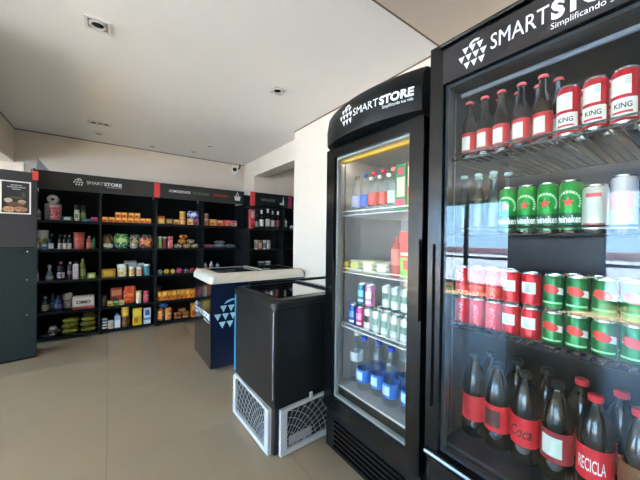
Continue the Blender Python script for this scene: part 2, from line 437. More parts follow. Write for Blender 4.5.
def deco_lager(p, h, r):
    b = MB(); q = r + .0007
    b.wrap(q, -r * 3.1, r * 3.1, h * .14, h * .38, mat((16, 84, 46), .35), 26)
    b.build('label_band', p)
    s_ = MB(); pts = star(0, h * .58, h * .1)
    s_.add([wrapfn(q + .0008)(x, z) for x, z in pts + [(0, h * .58)]], [(i, (i + 1) % 10, 10) for i in range(10)], mat((220, 60, 50), .4)); s_.build('star', p, smooth=False)
    a = MB()
    for i in range(16):
        for (ra) in (.17,):
            t0 = R(-30 + i * 15); t1 = R(-30 + i * 15 + 11)
            P = [(h * (ra) * math.cos(t), h * .58 + h * ra * math.sin(t)) for t in (t0, t1)] + [(h * (ra + .045) * math.cos(t), h * .58 + h * (ra + .045) * math.sin(t)) for t in (t1, t0)]
            a.add([wrapfn(q + .0006)(x, z) for x, z in P], [(0, 1, 2, 3)], mat((190, 235, 190), .4))
    a.build('ring_print', p, smooth=False)
    text_obj('lettering', 'Heineken', h * .19, mat((236, 240, 236), .5), p, lambda x, y: wrapfn(q + .0014)(x, y + h * .20), bold=.0008, width=r * 2.5, center=True)
def deco_cola(p, h, r):
    b = MB(); q = r + .0007
    b.wrap(q, -r * .9, -r * .2, h * .08, h * .9, mat((232, 90, 100), .35)); b.build('label_print', p)
    text_obj('lettering', 'Coca-Cola', h * .2, mat((232, 150, 155), .5), p, lambda x, y: wrapfn(q + .0012)(y - r * .1, h * .1 + x), bold=.0004, shear=.2, width=h * .7)
def deco_red_can2(p, h, r):
    b = MB(); q = r + .0007
    b.wrap(q, -r * 1.0, r * .7, h * .40, h * .72, mat((222, 222, 218), .4)); b.wrap(q + .0005, -r * .4, r * .1, h * .44, h * .68, mat((190, 196, 196), .4)); b.build('label_print', p)
def deco_guarana(p, h, r):
    b = MB(); q = r + .0007
    sw = []; ov = []
    for i in range(13):
        t = -1 + i / 6; e = math.sqrt(max(0, 1 - t * t))
        sw.append((t * r * 1.0 + r * .2, h * (.56 - .10 * (t + 1) * .5), h * (.60 + .02 * (t + 1) * .5 + .05 * e)))
        ov.append((t * r * .8 - r * .05, h * (.61 - .03 * t) - h * .12 * e, h * (.61 - .03 * t) + h * .12 * e))
    cols(b, q, sw, mat((236, 232, 224), .4)); cols(b, q + .0006, ov, mat((214, 52, 48), .4))
    b.wrap(q, -r * 1.1, r * 1.1, h * .22, h * .27, mat((150, 220, 160), .4))
    b.build('label_print', p, smooth=False)
def deco_pale(p, h, r):
    b = MB(); q = r + .0007
    b.wrap(q, -r * .6, r * .6, h * .74, h * .82, mat((214, 80, 76), .4)); b.wrap(q, -r * .9, r * .9, h * .12, h * .2, mat((176, 90, 88), .4))
    b.wrap(q, -r * .45, r * .45, h * .3, h * .62, mat((196, 205, 198), .4)); b.build('label_print', p)
def deco_stripe(c2):
    def f(p, h, r):
        b = MB(); q = r + .0007
        b.wrap(q, -r * 1.2, r * .9, h * .42, h * .7, mat(c2, .4)); b.wrap(q, -r * .5, r * .9, h * .2, h * .3, mat((235, 235, 235), .4)); b.build('label_print', p)
    return f
def b_tub(p, h=.16, r=.05, c=(235, 232, 225), lid=(240, 240, 236), lab=(.15, .7), lc=(230, 180, 60), lc2=None, taper=.86, n=18, **k):
    MB().lathe([(0, 0), (r * taper, 0), (r * taper, .004), (r, h * .88), (0, h * .88)], mat(c, .4), n).build('body', p)
    MB().lathe([(r * 1.02, h * .86), (r * 1.05, h * .87), (r * 1.05, h * .98), (r * .98, h), (0, h)], mat(lid, .4), n).build('lid', p)
    b = MB(); q = lambda z: r * (taper + (1 - taper) * min(1, z / .88)) + .001
    b.lathe([(q(lab[0]), lab[0] * h), (q(lab[1]), lab[1] * h)], printed(lc, lc2, c, 30) if lc2 else mat(lc, .45), n)
    b.build('label_band', p)
def b_soaps(p, w=.09, d=.06, h=.06, c=(60, 150, 130), n=2, c2=(230, 235, 225), **k):
    for i in range(n):
        z = h * i / n
        MB().cbox(-w / 2, w / 2, -d / 2, d / 2, z, z + h / n - .001, mat(c, .45), .006).build('bar', p)
    MB().box(-w * .3, w * .3, -d / 2 - .001, -d / 2 + .002, h * .2, h * .8, mat(c2, .5)).build('front_print', p, smooth=False)
def b_rolls(p, w=.14, d=.12, h=.30, **k):
    mm = mat((232, 230, 224), .7, bump=.2)
    MB().cbox(-w / 2, w / 2, -d / 2, d / 2, 0, h * .72, mm, .012).build('wrapped_pack', p)
    q = MB(); q.lathe([(.018, -d / 2), (.05, -d / 2), (.055, -d / 2 + .006), (.055, d / 2), (.018, d / 2)], mm, 20)
    q.lathe([(.018, -d / 2), (.018, d / 2)], mat((70, 60, 52), .8), 14)
    q.v = [(x, y_, h * .72 + .052 + z_) for (x, z_, y_) in q.v]
    q.build('roll', p)
BLD = dict(box=b_box, bag=b_bag, bottle=b_bottle, can=b_can, tub=b_tub, soaps=b_soaps, rolls=b_rolls)
NAME = dict(box=('carton', 'box'), bag=('snack_bag', 'bag'), bottle=('bottle', 'bottle'), can=('drink_can', 'can'), tub=('canister', 'canister'), soaps=('soap_pack', 'soap'), rolls=('paper_roll_pack', 'paper rolls'))
_P = {}
def item(kind, loc, label, rz=0, name=None, cat=None, tilt=None, **k):
    """first of a look-alike set is built, the others are copies with their parts"""
    nm, ct = NAME[kind]; nm = name or nm; ct = cat or ct
    key = (kind, nm, label, repr(sorted((a, getattr(b, '__name__', b)) for a, b in k.items())))
    if key in _P:
        src, grp = _P[key]; src['group'] = grp
        o = dup(src, loc, rz, group=grp)
    else:
        o = thing(nm, label, ct, loc, rz); BLD[kind](o, **k)
        _P[key] = (o, 'alike ' + nm.replace('_', ' ') + 's: ' + ' '.join(label.split()[:7]))
    if tilt: o.rotation_euler = (tilt[0], tilt[1], rz)
    return o

# ------------------------------------------------------------------ wall shelving (four bays)
YS = 4.75
LV = [.045, .35, .735, 1.115, 1.47]
DX = [-.745, -.10, .545, 1.19, 1.835]
sh = thing('shelving_unit', 'long black shelving unit with lettered header along the back wall', 'shelving', (0, YS, 0))
for i in range(4):
    MB().box(DX[i] + .012, DX[i + 1] - .012, .36, .375, .0, 2.04, mat((14, 14, 15), .7, spec=.2)).build('back_panel', sh, smooth=False)
    for z in LV:
        b = MB().box(DX[i] + .013, DX[i + 1] - .013, .0, .359, z - .022, z, m_shelf)
        s_ = b.build('shelf', sh, smooth=False)
        if z > .1: MB().box(DX[i] + .014, DX[i + 1] - .014, -.006, -.0005, z - .03, z + .004, m_shelf).build('shelf_lip', s_, smooth=False)
for x in DX: MB().box(x - .012, x + .012, -.004, .375, 0, 1.845, mat((28, 28, 29), .6, spec=.3)).build('divider', sh, smooth=False)
m_head = mat((44, 42, 40), .5)
for (x0, x1) in ((DX[0], DX[2] - .035), (DX[2] + .04, DX[4])):
    h_ = MB().box(x0, x1, -.03, -.006, 1.845, 2.06, m_head).build('header_board', sh, smooth=False)
    if x0 < 0:
        f = lambda x, y: (x - .37, -.0312, y + 1.915)
        logo_obj(h_, .10, lambda x, y: (x - .37, -.0312, y + 1.905))
        text_obj('lettering', 'SMART', .058, m_text, h_, lambda x, y: (x - .235, -.0312, y + 1.942), width=.17)
        text_obj('lettering', 'STORE', .058, m_text, h_, lambda x, y: (x - .058, -.0312, y + 1.942), bold=.0025, width=.19)
        text_obj('lettering', 'Simplificando sua vida', .02, m_text, h_, lambda x, y: (x - .03, -.0312, y + 1.918), width=.16)
    else:
        for (tx, bx, w_, mm) in (('COMODIDADE', .70, .29, m_text), ('ECONOMIA', 1.03, .24, mat((92, 130, 108), .5)), ('SEGURANÇA', 1.33, .24, mat((205, 48, 62), .5))):
            text_obj('lettering', tx, .05, mm, h_, lambda x, y, bx=bx: (x + bx, -.0312, y + 1.94), bold=.0006, width=w_)
        b = MB()
        b.prism([(1.68, 1.90), (1.76, 1.90), (1.775, 1.97), (1.665, 1.97)], -.0318, -.0305, m_text)
        b.prism([(1.69, 1.975), (1.705, 1.975), (1.72, 2.02), (1.735, 1.975), (1.75, 1.975), (1.725, 2.035), (1.715, 2.035)], -.0318, -.0305, m_text)
        b.build('basket_mark', h_, smooth=False)
MB().box(DX[2] - .035, DX[2] + .04, -.032, -.004, 1.845, 2.062, m_red).build('red_block', sh, smooth=False)
# header return panel that joins the black cabinet
MB().prism([(-.70, -.175), (-.685, -.175), (-.725, -.032), (-.74, -.032)], 1.83, 2.05, m_head, 'z').build('header_return', sh, smooth=False)
tag(MB().prism([(-.70, 2.0605), (-.585, 2.0605), (-.69, 2.20)], YS - .029, YS - .02, mat((150, 146, 138), .7)).build('card_triangle', smooth=False), 'small grey cardboard triangle standing on the shelf header', 'card')

# ---- goods on the shelving
def row(where, z, entries):
    for e in entries:
        kind, x, desc, k = e[0], e[1], e[2], dict(e[3])
        yo = k.pop('y', .02); dz = k.pop('dz', 0); lw = k.pop('where', where)
        d = {'box': k.get('d', .08) / 2, 'bag': (k.get('h', .2) / 2 if k.get('lying') else k.get('t', .07) / 2), 'bottle': k.get('r', .03), 'can': k.get('r', .029),
             'tub': k.get('r', .05), 'soaps': k.get('d', .06) / 2, 'rolls': .06}[kind]
        item(kind, (x, YS + yo + d, z + .0005 + dz), desc + ', ' + lw if lw else desc, **k)
C_, S_, Y_, E_ = 'cleaning goods bay', 'snack bay', 'sweets bay', 'end bay'
row('top shelf of ' + C_, LV[4], [
    ('bottle', -.685, 'slim white bottle with grey cap', dict(h=.13, r=.022, c=(205, 200, 190), cap=(120, 120, 120), lab=(.2, .6), lc=(150, 110, 90))),
    ('rolls', -.575, 'tall white pack of paper rolls', dict(y=.145, w=.15)),
    ('tub', -.545, 'pink-red canister with a pale lid', dict(h=.19, r=.053, c=(206, 84, 92), lid=(225, 190, 185), lc=(190, 60, 70), lc2=(236, 170, 170), taper=.98)),
    ('soaps', -.425, 'teal green soap packs', dict(w=.10, c=(30, 120, 104), h=.055)),
    ('bottle', -.335, 'white bottle with black cap and green label', dict(h=.2, r=.025, c=(196, 196, 170), cap=(16, 16, 16), shape='wide', lab=(.12, .55), lc=(228, 220, 214), lc2=(120, 160, 80))),
    ('bottle', -.275, 'green bottle with black cap', dict(h=.2, r=.026, c=(88, 112, 60), cap=(16, 16, 16), shape='wide', lab=(.2, .55), lc=(150, 170, 100), y=.06)),
    ('box', -.245, 'low blue carton', dict(w=.10, d=.035, h=.036, c=(40, 120, 165), c2=(90, 170, 205), c3=(210, 230, 240))),
    ('box', -.16, 'magenta pink small carton', dict(w=.07, d=.06, h=.06, c=(176, 50, 110), c2=(220, 110, 150), c3=(110, 40, 120)))])
row('second shelf of ' + C_, LV[3], [
    ('tub', -.66, 'white bucket with green and yellow label', dict(h=.235, r=.052, c=(226, 224, 214), lid=(232, 232, 226), lc=(120, 150, 90), lc2=(225, 200, 130), lab=(.1, .6), y=.07)),
    ('bottle', -.70, 'tiny brown and white bottle', dict(h=.09, r=.02, c=(222, 215, 205), cap=(150, 90, 60), y=.012)),
    ('box', -.632, 'small blue and white carton', dict(w=.05, d=.03, h=.07, c=(56, 110, 160), c2=(225, 225, 225), c3=(30, 70, 120))),
    ('bottle', -.578, 'black bottle with white square label', dict(h=.18, r=.027, c=(26, 26, 28), cap=(40, 40, 42), lab=(.06, .42), lc=(206, 206, 208), shape='round')),
    ('bottle', -.577, 'plain black bottle', dict(h=.19, r=.022, c=(22, 22, 24), cap=(150, 150, 155), y=.09))] +
    [('bottle', x, 'dark pump bottle with cream label', dict(h=.18, r=.02, c=(30, 28, 30), cap=(120, 122, 130), lab=(.03, .42), lc=(214, 200, 182), pump=True)) for x in (-.492, -.448, -.404)] + [
    ('tub', -.315, 'big orange-red canister', dict(h=.215, r=.055, c=(196, 78, 62), lid=(190, 70, 56), lc=(206, 92, 78), lc2=(225, 130, 110), taper=.96)),
    ('bottle', -.212, 'coral red pump bottle', dict(h=.17, r=.027, c=(205, 92, 84), cap=(180, 190, 180), lab=(.1, .5), lc=(225, 120, 105), pump=True)),
    ('bottle', -.163, 'thin green bottle', dict(h=.15, r=.018, c=(36, 128, 86), cap=(40, 140, 90)))])
row('third shelf of ' + C_, LV[2], [
    ('bottle', -.70, 'pale small bottle beside the black cabinet', dict(h=.13, r=.02, c=(170, 175, 175), cap=(190, 190, 190), where='')),
    ('bottle', -.588, 'grey spray bottle', dict(h=.19, r=.036, c=(110, 114, 122), cap=(150, 152, 158), shape='spray', lab=(.1, .28), lc=(150, 152, 158))),
    ('bottle', -.485, 'dark bottle with pink cap and white label', dict(h=.225, r=.036, c=(46, 34, 42), cap=(190, 90, 110), lab=(.12, .42), lc=(196, 190, 196), lc2=(120, 110, 120))),
    ('bottle', -.398, 'dark purple bottle', dict(h=.22, r=.026, c=(58, 42, 62), cap=(200, 190, 180), lab=(.3, .5), lc=(110, 90, 110))),
    ('bottle', -.342, 'white square bottle with black cap', dict(h=.225, r=.03, c=(200, 196, 198), cap=(30, 30, 30), shape='square', lab=(.15, .6), lc=(215, 208, 214))),
    ('bottle', -.273, 'olive green oil bottle', dict(h=.255, r=.03, c=(116, 120, 44), cap=(176, 170, 110), lab=(.15, .5), lc=(150, 150, 70))),
    ('soaps', -.185, 'stacked pale green soap bars', dict(w=.085, c=(150, 186, 84), h=.07, n=3, c2=(225, 235, 190)))])
row('fourth shelf of ' + C_, LV[1], [
    ('bottle', -.625, 'dark bottle with yellowish label', dict(h=.19, r=.034, c=(36, 44, 42), cap=(205, 205, 205), lab=(.12, .5), lc=(150, 148, 96))),
    ('bottle', -.563, 'slim blue bottle with pink cap', dict(h=.22, r=.024, c=(54, 84, 120), cap=(150, 60, 90), lab=(.2, .5), lc=(90, 120, 150), y=.06)),
    ('bottle', -.50, 'dark navy rounded bottle', dict(h=.19, r=.042, c=(36, 46, 84), cap=(30, 36, 60), lab=(.2, .45), lc=(80, 90, 130))),
    ('bag', -.425, 'grey and white refill pouch', dict(w=.11, h=.21, t=.05, c=(190, 190, 184), c2=(120, 126, 120), c3=(224, 224, 220), y=.115, name='refill_pouch', cat='pouch')),
    ('box', -.262, 'white detergent carton with red base and black letters', dict(w=.22, d=.09, h=.165, c=(208, 204, 200), c2=(196, 56, 60), c3=(232, 228, 224), prints=[(.0, 1, .02, .2, 1), (.05, .95, .3, .9, 2)], txt='OMO', tcol=(24, 24, 32)))])
row('floor shelf of ' + C_, LV[0], [
    ('bag', -.60, 'silver grey packet lying flat', dict(w=.16, h=.14, t=.035, c=(130, 130, 134), c2=(60, 60, 64), c3=(220, 220, 224), lying=True, name='packet')),
    ('bag', -.553, 'dark grey packet lying on another packet', dict(w=.14, h=.13, t=.035, c=(90, 90, 96), c2=(200, 200, 205), c3=(50, 50, 56), lying=True, name='packet', y=.05, dz=.032)),
    ('bag', -.56, 'white crumpled packet on the grey packets', dict(w=.08, h=.09, t=.05, c=(200, 200, 204), c2=(90, 90, 96), c3=(235, 235, 238), lying=True, name='packet', y=.07, dz=.066))] +
    [('bag', x, 'olive food sack in the %s layer of its pile' % ('bottom', 'middle', 'upper')[int(dz / .06)], dict(w=.172, h=.17, t=.068, c=(140, 140, 48), c2=(156, 154, 66), c3=(118, 116, 40), lying=True, name='food_sack', cat='sack', dz=dz, y=.01))
     for x, dz in ((-.39, 0), (-.21, 0), (-.395, .069), (-.215, .069), (-.385, .138), (-.205, .138))] +
    [('bag', -.20, 'brown food sack topping the olive pile', dict(w=.14, h=.15, t=.05, c=(108, 92, 60), c2=(130, 112, 80), c3=(90, 76, 50), lying=True, name='food_sack', cat='sack', dz=.207))])
# bay 2
OR = dict(d=.06, h=.07, w=.066, c=(226, 130, 30), c2=(250, 200, 90), c3=(190, 40, 34))
row('top shelf of ' + S_, LV[4], [('box', -.045 + i * .0705, 'small orange biscuit box in the lower row', OR) for i in range(8)] +
    [('box', x, 'orange biscuit box on the upper layer', dict(OR, dz=.0705, c=(224, 118, 34))) for x in (.095, .165, .245, .315)])
row('second shelf of ' + S_, LV[3], [
    ('bag', -.018, 'brown snack bag standing upright', dict(w=.115, h=.20, t=.05, c=(112, 88, 56), c2=(150, 120, 80), c3=(80, 60, 40), y=.15)),
    ('bag', -.012, 'cream snack bag lying in front', dict(w=.125, h=.12, t=.085, c=(226, 208, 150), c2=(250, 246, 230), c3=(150, 120, 60), lying=True)),
    ('bag', .135, 'bright green snack bag standing', dict(w=.178, h=.21, t=.07, c=(36, 140, 62), c2=(210, 230, 160), c3=(20, 90, 44), y=.15)),
    ('bag', .14, 'green and white snack bag lying in front', dict(w=.16, h=.11, t=.09, c=(44, 150, 76), c2=(236, 236, 224), c3=(26, 96, 52), lying=True)),
    ('bag', .297, 'teal and tan snack bag', dict(w=.13, h=.20, t=.06, c=(50, 110, 130), c2=(212, 180, 130), c3=(36, 76, 100), y=.15)),
    ('bag', .275, 'white and tan small snack bag lying', dict(w=.10, h=.11, t=.08, c=(206, 196, 180), c2=(120, 130, 110), c3=(240, 236, 228), lying=True)),
    ('bag', .425, 'dark red snack bag slumped', dict(w=.175, h=.17, t=.08, c=(160, 34, 40), c2=(222, 150, 90), c3=(110, 24, 30), y=.03)),
    ('bag', .44, 'blue-green snack bag behind the red one', dict(w=.14, h=.20, t=.05, c=(40, 110, 110), c2=(70, 140, 120), c3=(30, 70, 80), y=.16))])
row('third shelf of ' + S_, LV[2], [('soaps', -.005 + .0 * i, 'stacked golden yellow packets', dict(w=.15, d=.1, c=(206, 152, 30), c2=(236, 190, 70), h=.11, n=4, name='packet_stack', cat='packets')) for i in range(1)] + [
    ('tub', .145, 'white and yellow tub, the widest', dict(h=.165, r=.058, lc=(226, 196, 80), lc2=(240, 238, 228), lab=(.1, .7))),
    ('tub', .255, 'white lidded tin with yellow label', dict(h=.13, r=.034, lc=(224, 180, 90), lab=(.08, .75), taper=1)),
    ('tub', .345, 'white lidded tin with orange-pink label', dict(h=.13, r=.034, lc=(222, 150, 120), lab=(.1, .7), taper=1)),
    ('tub', .44, 'teal tin with big white lid', dict(h=.155, r=.036, c=(70, 150, 160), lc=(60, 146, 158), lab=(.1, .7), taper=1)),
    ('box', .245, 'grey carton standing behind tins', dict(w=.15, d=.07, h=.2, c=(150, 152, 150), c2=(190, 192, 190), c3=(110, 112, 112), y=.155)),
    ('box', .37, 'white and silver carton behind tins', dict(w=.09, d=.07, h=.165, c=(196, 198, 198), c2=(226, 226, 226), c3=(120, 130, 130), y=.155))])
row('fourth shelf of ' + S_, LV[1], [
    ('bag', -.05, 'dark olive packet', dict(w=.07, h=.16, t=.05, c=(50, 50, 34), c2=(76, 74, 50), c3=(30, 30, 24))),
    ('box', .015, 'small yellow carton', dict(w=.062, d=.06, h=.07, c=(226, 176, 40), c2=(250, 220, 120), c3=(170, 110, 30))),
    ('box', .08, 'small green carton', dict(w=.062, d=.06, h=.07, c=(84, 140, 90), c2=(150, 190, 120), c3=(50, 100, 60))),
    ('box', .145, 'small golden tan carton', dict(w=.062, d=.06, h=.07, c=(220, 180, 100), c2=(240, 214, 150), c3=(200, 140, 50))),
    ('box', .085, 'brick red carton behind small cartons', dict(w=.13, d=.07, h=.22, c=(180, 70, 50), c2=(220, 150, 110), c3=(120, 40, 34), y=.11)),
    ('bag', .235, 'red-orange pasta bag', dict(w=.15, h=.25, t=.08, c=(214, 66, 40), c2=(240, 130, 60), c3=(200, 40, 40))),
    ('tub', .34, 'white jar with yellow lid', dict(h=.17, r=.033, lc=(236, 226, 180), lid=(226, 196, 90), taper=1)),
    ('tub', .43, 'raspberry red jar', dict(h=.16, r=.033, c=(196, 50, 76), lid=(200, 60, 84), lc=(206, 70, 90), lc2=(240, 190, 190), taper=1))])
row('floor shelf of ' + S_, LV[0], [
    ('can', -.045, 'lower white and navy tin', dict(h=.075, r=.034, c=(226, 224, 228), deco=deco_stripe((36, 50, 110)), name='food_tin', cat='tin')),
    ('can', -.045, 'upper white and navy tin', dict(h=.075, r=.034, c=(226, 224, 228), deco=deco_stripe((36, 50, 110)), name='food_tin', cat='tin', dz=.0755)),
    ('tub', .025, 'small cream tin', dict(h=.105, r=.03, lc=(226, 208, 160), taper=1)),
    ('bottle', .095, 'white square bottle with blue shoulder', dict(h=.19, r=.036, c=(176, 196, 222), cap=(90, 130, 190), shape='square', lab=(.05, .55), lc=(232, 232, 236))),
    ('tub', .19, 'brown jar carrying a yellow jar', dict(h=.14, r=.045, c=(120, 78, 44), lid=(110, 70, 40), lc=(170, 120, 70), lc2=(90, 60, 36), taper=1)),
    ('tub', .185, 'yellow jar on top of a brown jar', dict(h=.13, r=.043, c=(222, 170, 50), lid=(226, 190, 80), lc=(230, 180, 60), lc2=(250, 220, 120), taper=1, dz=.1405)),
    ('box', .325, 'bright yellow tall carton', dict(w=.105, d=.07, h=.235, c=(232, 190, 34), c2=(250, 216, 80), c3=(190, 110, 30))),
    ('box', .445, 'white and blue tall carton', dict(w=.085, d=.07, h=.22, c=(228, 230, 232), c2=(90, 150, 200), c3=(50, 100, 160), prints=[(0, 1, .25, .4, 1), (.2, .8, .55, .9, 2)]))])
# bay 3
row('top shelf of ' + Y_, LV[4], [
    ('box', .61, 'yellow carton with red top', dict(w=.085, d=.06, h=.115, c=(236, 186, 36), c2=(216, 70, 40), c3=(250, 220, 110), prints=[(.05, .95, .72, .97, 1), (.15, .85, .2, .55, 2)])),
    ('soaps', .715, 'brown chocolate bar stack', dict(w=.11, d=.08, h=.085, n=3, c=(104, 70, 44), c2=(206, 170, 90), name='chocolate_stack', cat='chocolate')),
    ('box', .815, 'small amber carton', dict(w=.07, d=.06, h=.075, c=(216, 150, 50), c2=(240, 200, 110), c3=(150, 80, 40))),
    ('tub', .90, 'orange lower tin', dict(h=.10, r=.04, c=(214, 130, 66), lid=(220, 150, 80), lc=(226, 170, 110), taper=1)),
    ('tub', .90, 'golden upper tin', dict(h=.10, r=.04, c=(232, 180, 70), lid=(240, 200, 100), lc=(226, 150, 50), taper=1, dz=.1005)),
    ('box', 1.005, 'tan carton under the blue bag', dict(w=.075, d=.08, h=.10, c=(216, 150, 90), c2=(240, 200, 140), c3=(180, 80, 60))),
    ('box', 1.09, 'purple carton under the blue bag', dict(w=.08, d=.08, h=.10, c=(130, 64, 120), c2=(180, 90, 140), c3=(90, 40, 90))),
    ('bag', 1.05, 'blue and white bag on two cartons', dict(w=.17, h=.12, t=.09, c=(34, 60, 150), c2=(225, 228, 240), c3=(60, 90, 190), dz=.1005))])
row('second shelf of ' + Y_, LV[3], [
    ('tub', .595, 'pale green crisps tube', dict(h=.175, r=.029, c=(150, 190, 110), lid=(230, 226, 200), lc=(130, 176, 90), taper=1, name='crisps_tube', cat='tube')),
    ('tub', .665, 'dark red crisps tube', dict(h=.17, r=.029, c=(140, 40, 44), lid=(200, 190, 180), lc=(120, 34, 40), taper=1, name='crisps_tube', cat='tube')),
    ('tub', .735, 'pinkish red crisps tube', dict(h=.175, r=.033, c=(216, 70, 84), lid=(220, 120, 120), lc=(220, 90, 96), lc2=(240, 200, 190), taper=1, name='crisps_tube', cat='tube'))] +
    [('bag', x, d_, dict(w=.113, h=.13, t=.068, c=c1, c2=c2, c3=c3, lying=True, dz=dz, name='candy_bag', scale=26)) for x, dz, d_, c1, c2, c3 in (
        (.845, 0, 'white and red candy bag at the bottom', (220, 210, 196), (170, 60, 50), (110, 80, 60)), (.965, 0, 'yellow and purple candy bag at the bottom', (226, 190, 80), (90, 40, 80), (236, 226, 210)),
        (1.085, 0, 'white and brown candy bag at the bottom', (214, 206, 200), (90, 60, 50), (226, 190, 60)), (.90, .07, 'orange candy bag in the middle', (222, 130, 50), (240, 200, 100), (170, 50, 40)),
        (1.02, .07, 'dark mixed candy bag in the middle', (90, 50, 50), (230, 200, 90), (206, 206, 200)), (.92, .14, 'crimson candy bag on top', (186, 36, 60), (226, 100, 90), (240, 190, 60)))])
row('third shelf of ' + Y_, LV[2], [
    ('bag', .605, 'small silver-blue packet', dict(w=.07, h=.07, t=.07, c=(160, 176, 196), c2=(220, 226, 232), c3=(110, 130, 160), lying=True)),
    ('bag', .69, 'small yellow packet', dict(w=.08, h=.07, t=.075, c=(232, 180, 40), c2=(250, 220, 110), c3=(220, 120, 40), lying=True)),
    ('bag', .77, 'second small yellow packet', dict(w=.07, h=.07, t=.075, c=(236, 196, 50), c2=(250, 230, 130), c3=(226, 140, 40), lying=True)),
    ('bag', .86, 'small magenta packet', dict(w=.1, h=.07, t=.085, c=(184, 40, 90), c2=(220, 100, 140), c3=(140, 30, 70), lying=True)),
    ('bag', .96, 'small dark blue packet', dict(w=.08, h=.07, t=.07, c=(40, 50, 80), c2=(150, 170, 200), c3=(26, 30, 50), lying=True)),
    ('bag', 1.045, 'small maroon packet', dict(w=.08, h=.07, t=.075, c=(140, 40, 44), c2=(190, 80, 70), c3=(100, 30, 34), lying=True)),
    ('bag', 1.125, 'small brown packet', dict(w=.07, h=.07, t=.085, c=(130, 84, 54), c2=(170, 120, 80), c3=(90, 56, 40), lying=True))])
row('fourth shelf of ' + Y_, LV[1],
    [('box', .60 + i * .062, 'orange instant soup packet in the row', dict(w=.058, d=.08, h=.135, c=(230, 140, 34), c2=(250, 190, 80), c3=(206, 70, 36))) for i in range(9)] +
    [('box', .60, 'brown carton behind the orange row', dict(w=.06, d=.05, h=.20, c=(120, 84, 50), c2=(150, 110, 70), c3=(90, 60, 40), y=.13))])
row('floor shelf of ' + Y_, LV[0],
    [('bag', x, 'upright orange flour bag', dict(w=.105, h=.19, t=.08, c=(224, 130, 50), c2=(240, 180, 110), c3=(200, 80, 40))) for x in (.61, .72)] +
    [('bag', .65, 'blue packet on the orange bags', dict(w=.13, h=.09, t=.07, c=(40, 84, 140), c2=(80, 130, 180), c3=(30, 50, 90), lying=True, dz=.195))] +
    [('bag', x, 'brown and orange packet in the low pile', dict(w=.108, h=.12, t=.048, c=(196, 120, 60), c2=(226, 170, 110), c3=(120, 64, 36), lying=True, dz=dz)) for x, dz in ((.845, 0), (.96, 0), (.85, .05), (.965, .05), (.91, .1))] +
    [('box', 1.085, 'deep orange tall carton', dict(w=.11, d=.07, h=.21, c=(226, 130, 40), c2=(240, 170, 80), c3=(190, 80, 30)))])
# bay 4
row('top shelf of ' + E_, LV[4], [
    ('tub', 1.245, 'pinkish lower tin', dict(h=.10, r=.032, c=(206, 150, 130), lid=(220, 180, 160), lc=(190, 110, 100), taper=1)),
    ('tub', 1.245, 'pale upper tin', dict(h=.09, r=.032, c=(200, 170, 160), lid=(210, 190, 180), lc=(170, 120, 120), taper=1, dz=.1005)),
    ('box', 1.345, 'amber yellow carton', dict(w=.105, d=.06, h=.105, c=(216, 150, 60), c2=(236, 180, 90), c3=(170, 90, 40))),
    ('box', 1.455, 'salmon pink carton', dict(w=.095, d=.06, h=.095, c=(206, 110, 80), c2=(232, 170, 140), c3=(150, 60, 60))),
    ('box', 1.575, 'pink-red wide carton', dict(w=.125, d=.06, h=.10, c=(196, 70, 76), c2=(220, 110, 100), c3=(216, 150, 90))),
    ('box', 1.69, 'grey and red carton', dict(w=.085, d=.06, h=.095, c=(196, 180, 180), c2=(170, 70, 80), c3=(120, 130, 140)))])
row('second shelf of ' + E_, LV[3], [
    ('bag', 1.29, 'magenta flat packet', dict(w=.16, h=.13, t=.06, c=(176, 50, 90), c2=(220, 120, 150), c3=(120, 30, 60), lying=True)),
    ('bag', 1.46, 'grey-teal cloth packet at the bottom', dict(w=.2, h=.15, t=.065, c=(118, 134, 138), c2=(150, 164, 168), c3=(90, 104, 110), lying=True)),
    ('bag', 1.645, 'slate grey packet at the bottom', dict(w=.18, h=.15, t=.06, c=(104, 120, 126), c2=(136, 150, 156), c3=(84, 96, 102), lying=True)),
    ('bag', 1.47, 'pale grey packet lying on top', dict(w=.17, h=.14, t=.05, c=(150, 160, 160), c2=(176, 186, 186), c3=(110, 120, 124), lying=True, dz=.067))])
row('third shelf of ' + E_, LV[2], [
    ('bottle', 1.235, 'white bottle with grey cap', dict(h=.15, r=.03, c=(196, 196, 198), cap=(130, 130, 130), lab=(.2, .6), lc=(160, 160, 170))),
    ('bottle', 1.33, 'pale bottle with white cap', dict(h=.16, r=.028, c=(206, 200, 196), cap=(230, 230, 230), lab=(.2, .6), lc=(180, 120, 110))),
    ('bottle', 1.43, 'silver bottle with black cap', dict(h=.14, r=.03, c=(170, 172, 176), cap=(40, 40, 44), lab=(.2, .6), lc=(100, 100, 110)))])

# ------------------------------------------------------------------ drinks shelving in the alcove
ds = thing('shelving_unit', 'narrower black drinks shelving with red-ended header in the alcove', 'shelving', (1.80, 4.35, 0))
DL = [.05, .40, .74, 1.10, 1.44]
for z in DL:
    s_ = MB().box(.013, 1.187, 0, .33, z - .022, z, m_shelf).build('shelf', ds, smooth=False)
MB().box(.013, 1.187, .331, .345, 0, 2.0, mat((22, 22, 23), .6)).build('back_panel', ds, smooth=False)
for x in (0, .6, 1.2): MB().box(x - .012, x + .012, 0 if x else .30, .345, 0, 1.79, m_shelf).build('divider', ds, smooth=False)
MB().box(-.012, .012, 0, .30, .0, 1.42, m_shelf).build('divider', ds, smooth=False)
MB().box(.012, 1.188, 0, .33, 1.785, 1.80, m_shelf).build('top_panel', ds, smooth=False)
h_ = MB().box(.06, .66, -.03, -.004, 1.80, 2.01, mat((24, 25, 24), .5)).build('header_board', ds, smooth=False)
text_obj('lettering', 'VINHOS', .06, mat((120, 126, 122), .5), h_, lambda x, y: (x + .15, -.0312, y + 1.88), bold=.002, width=.26)
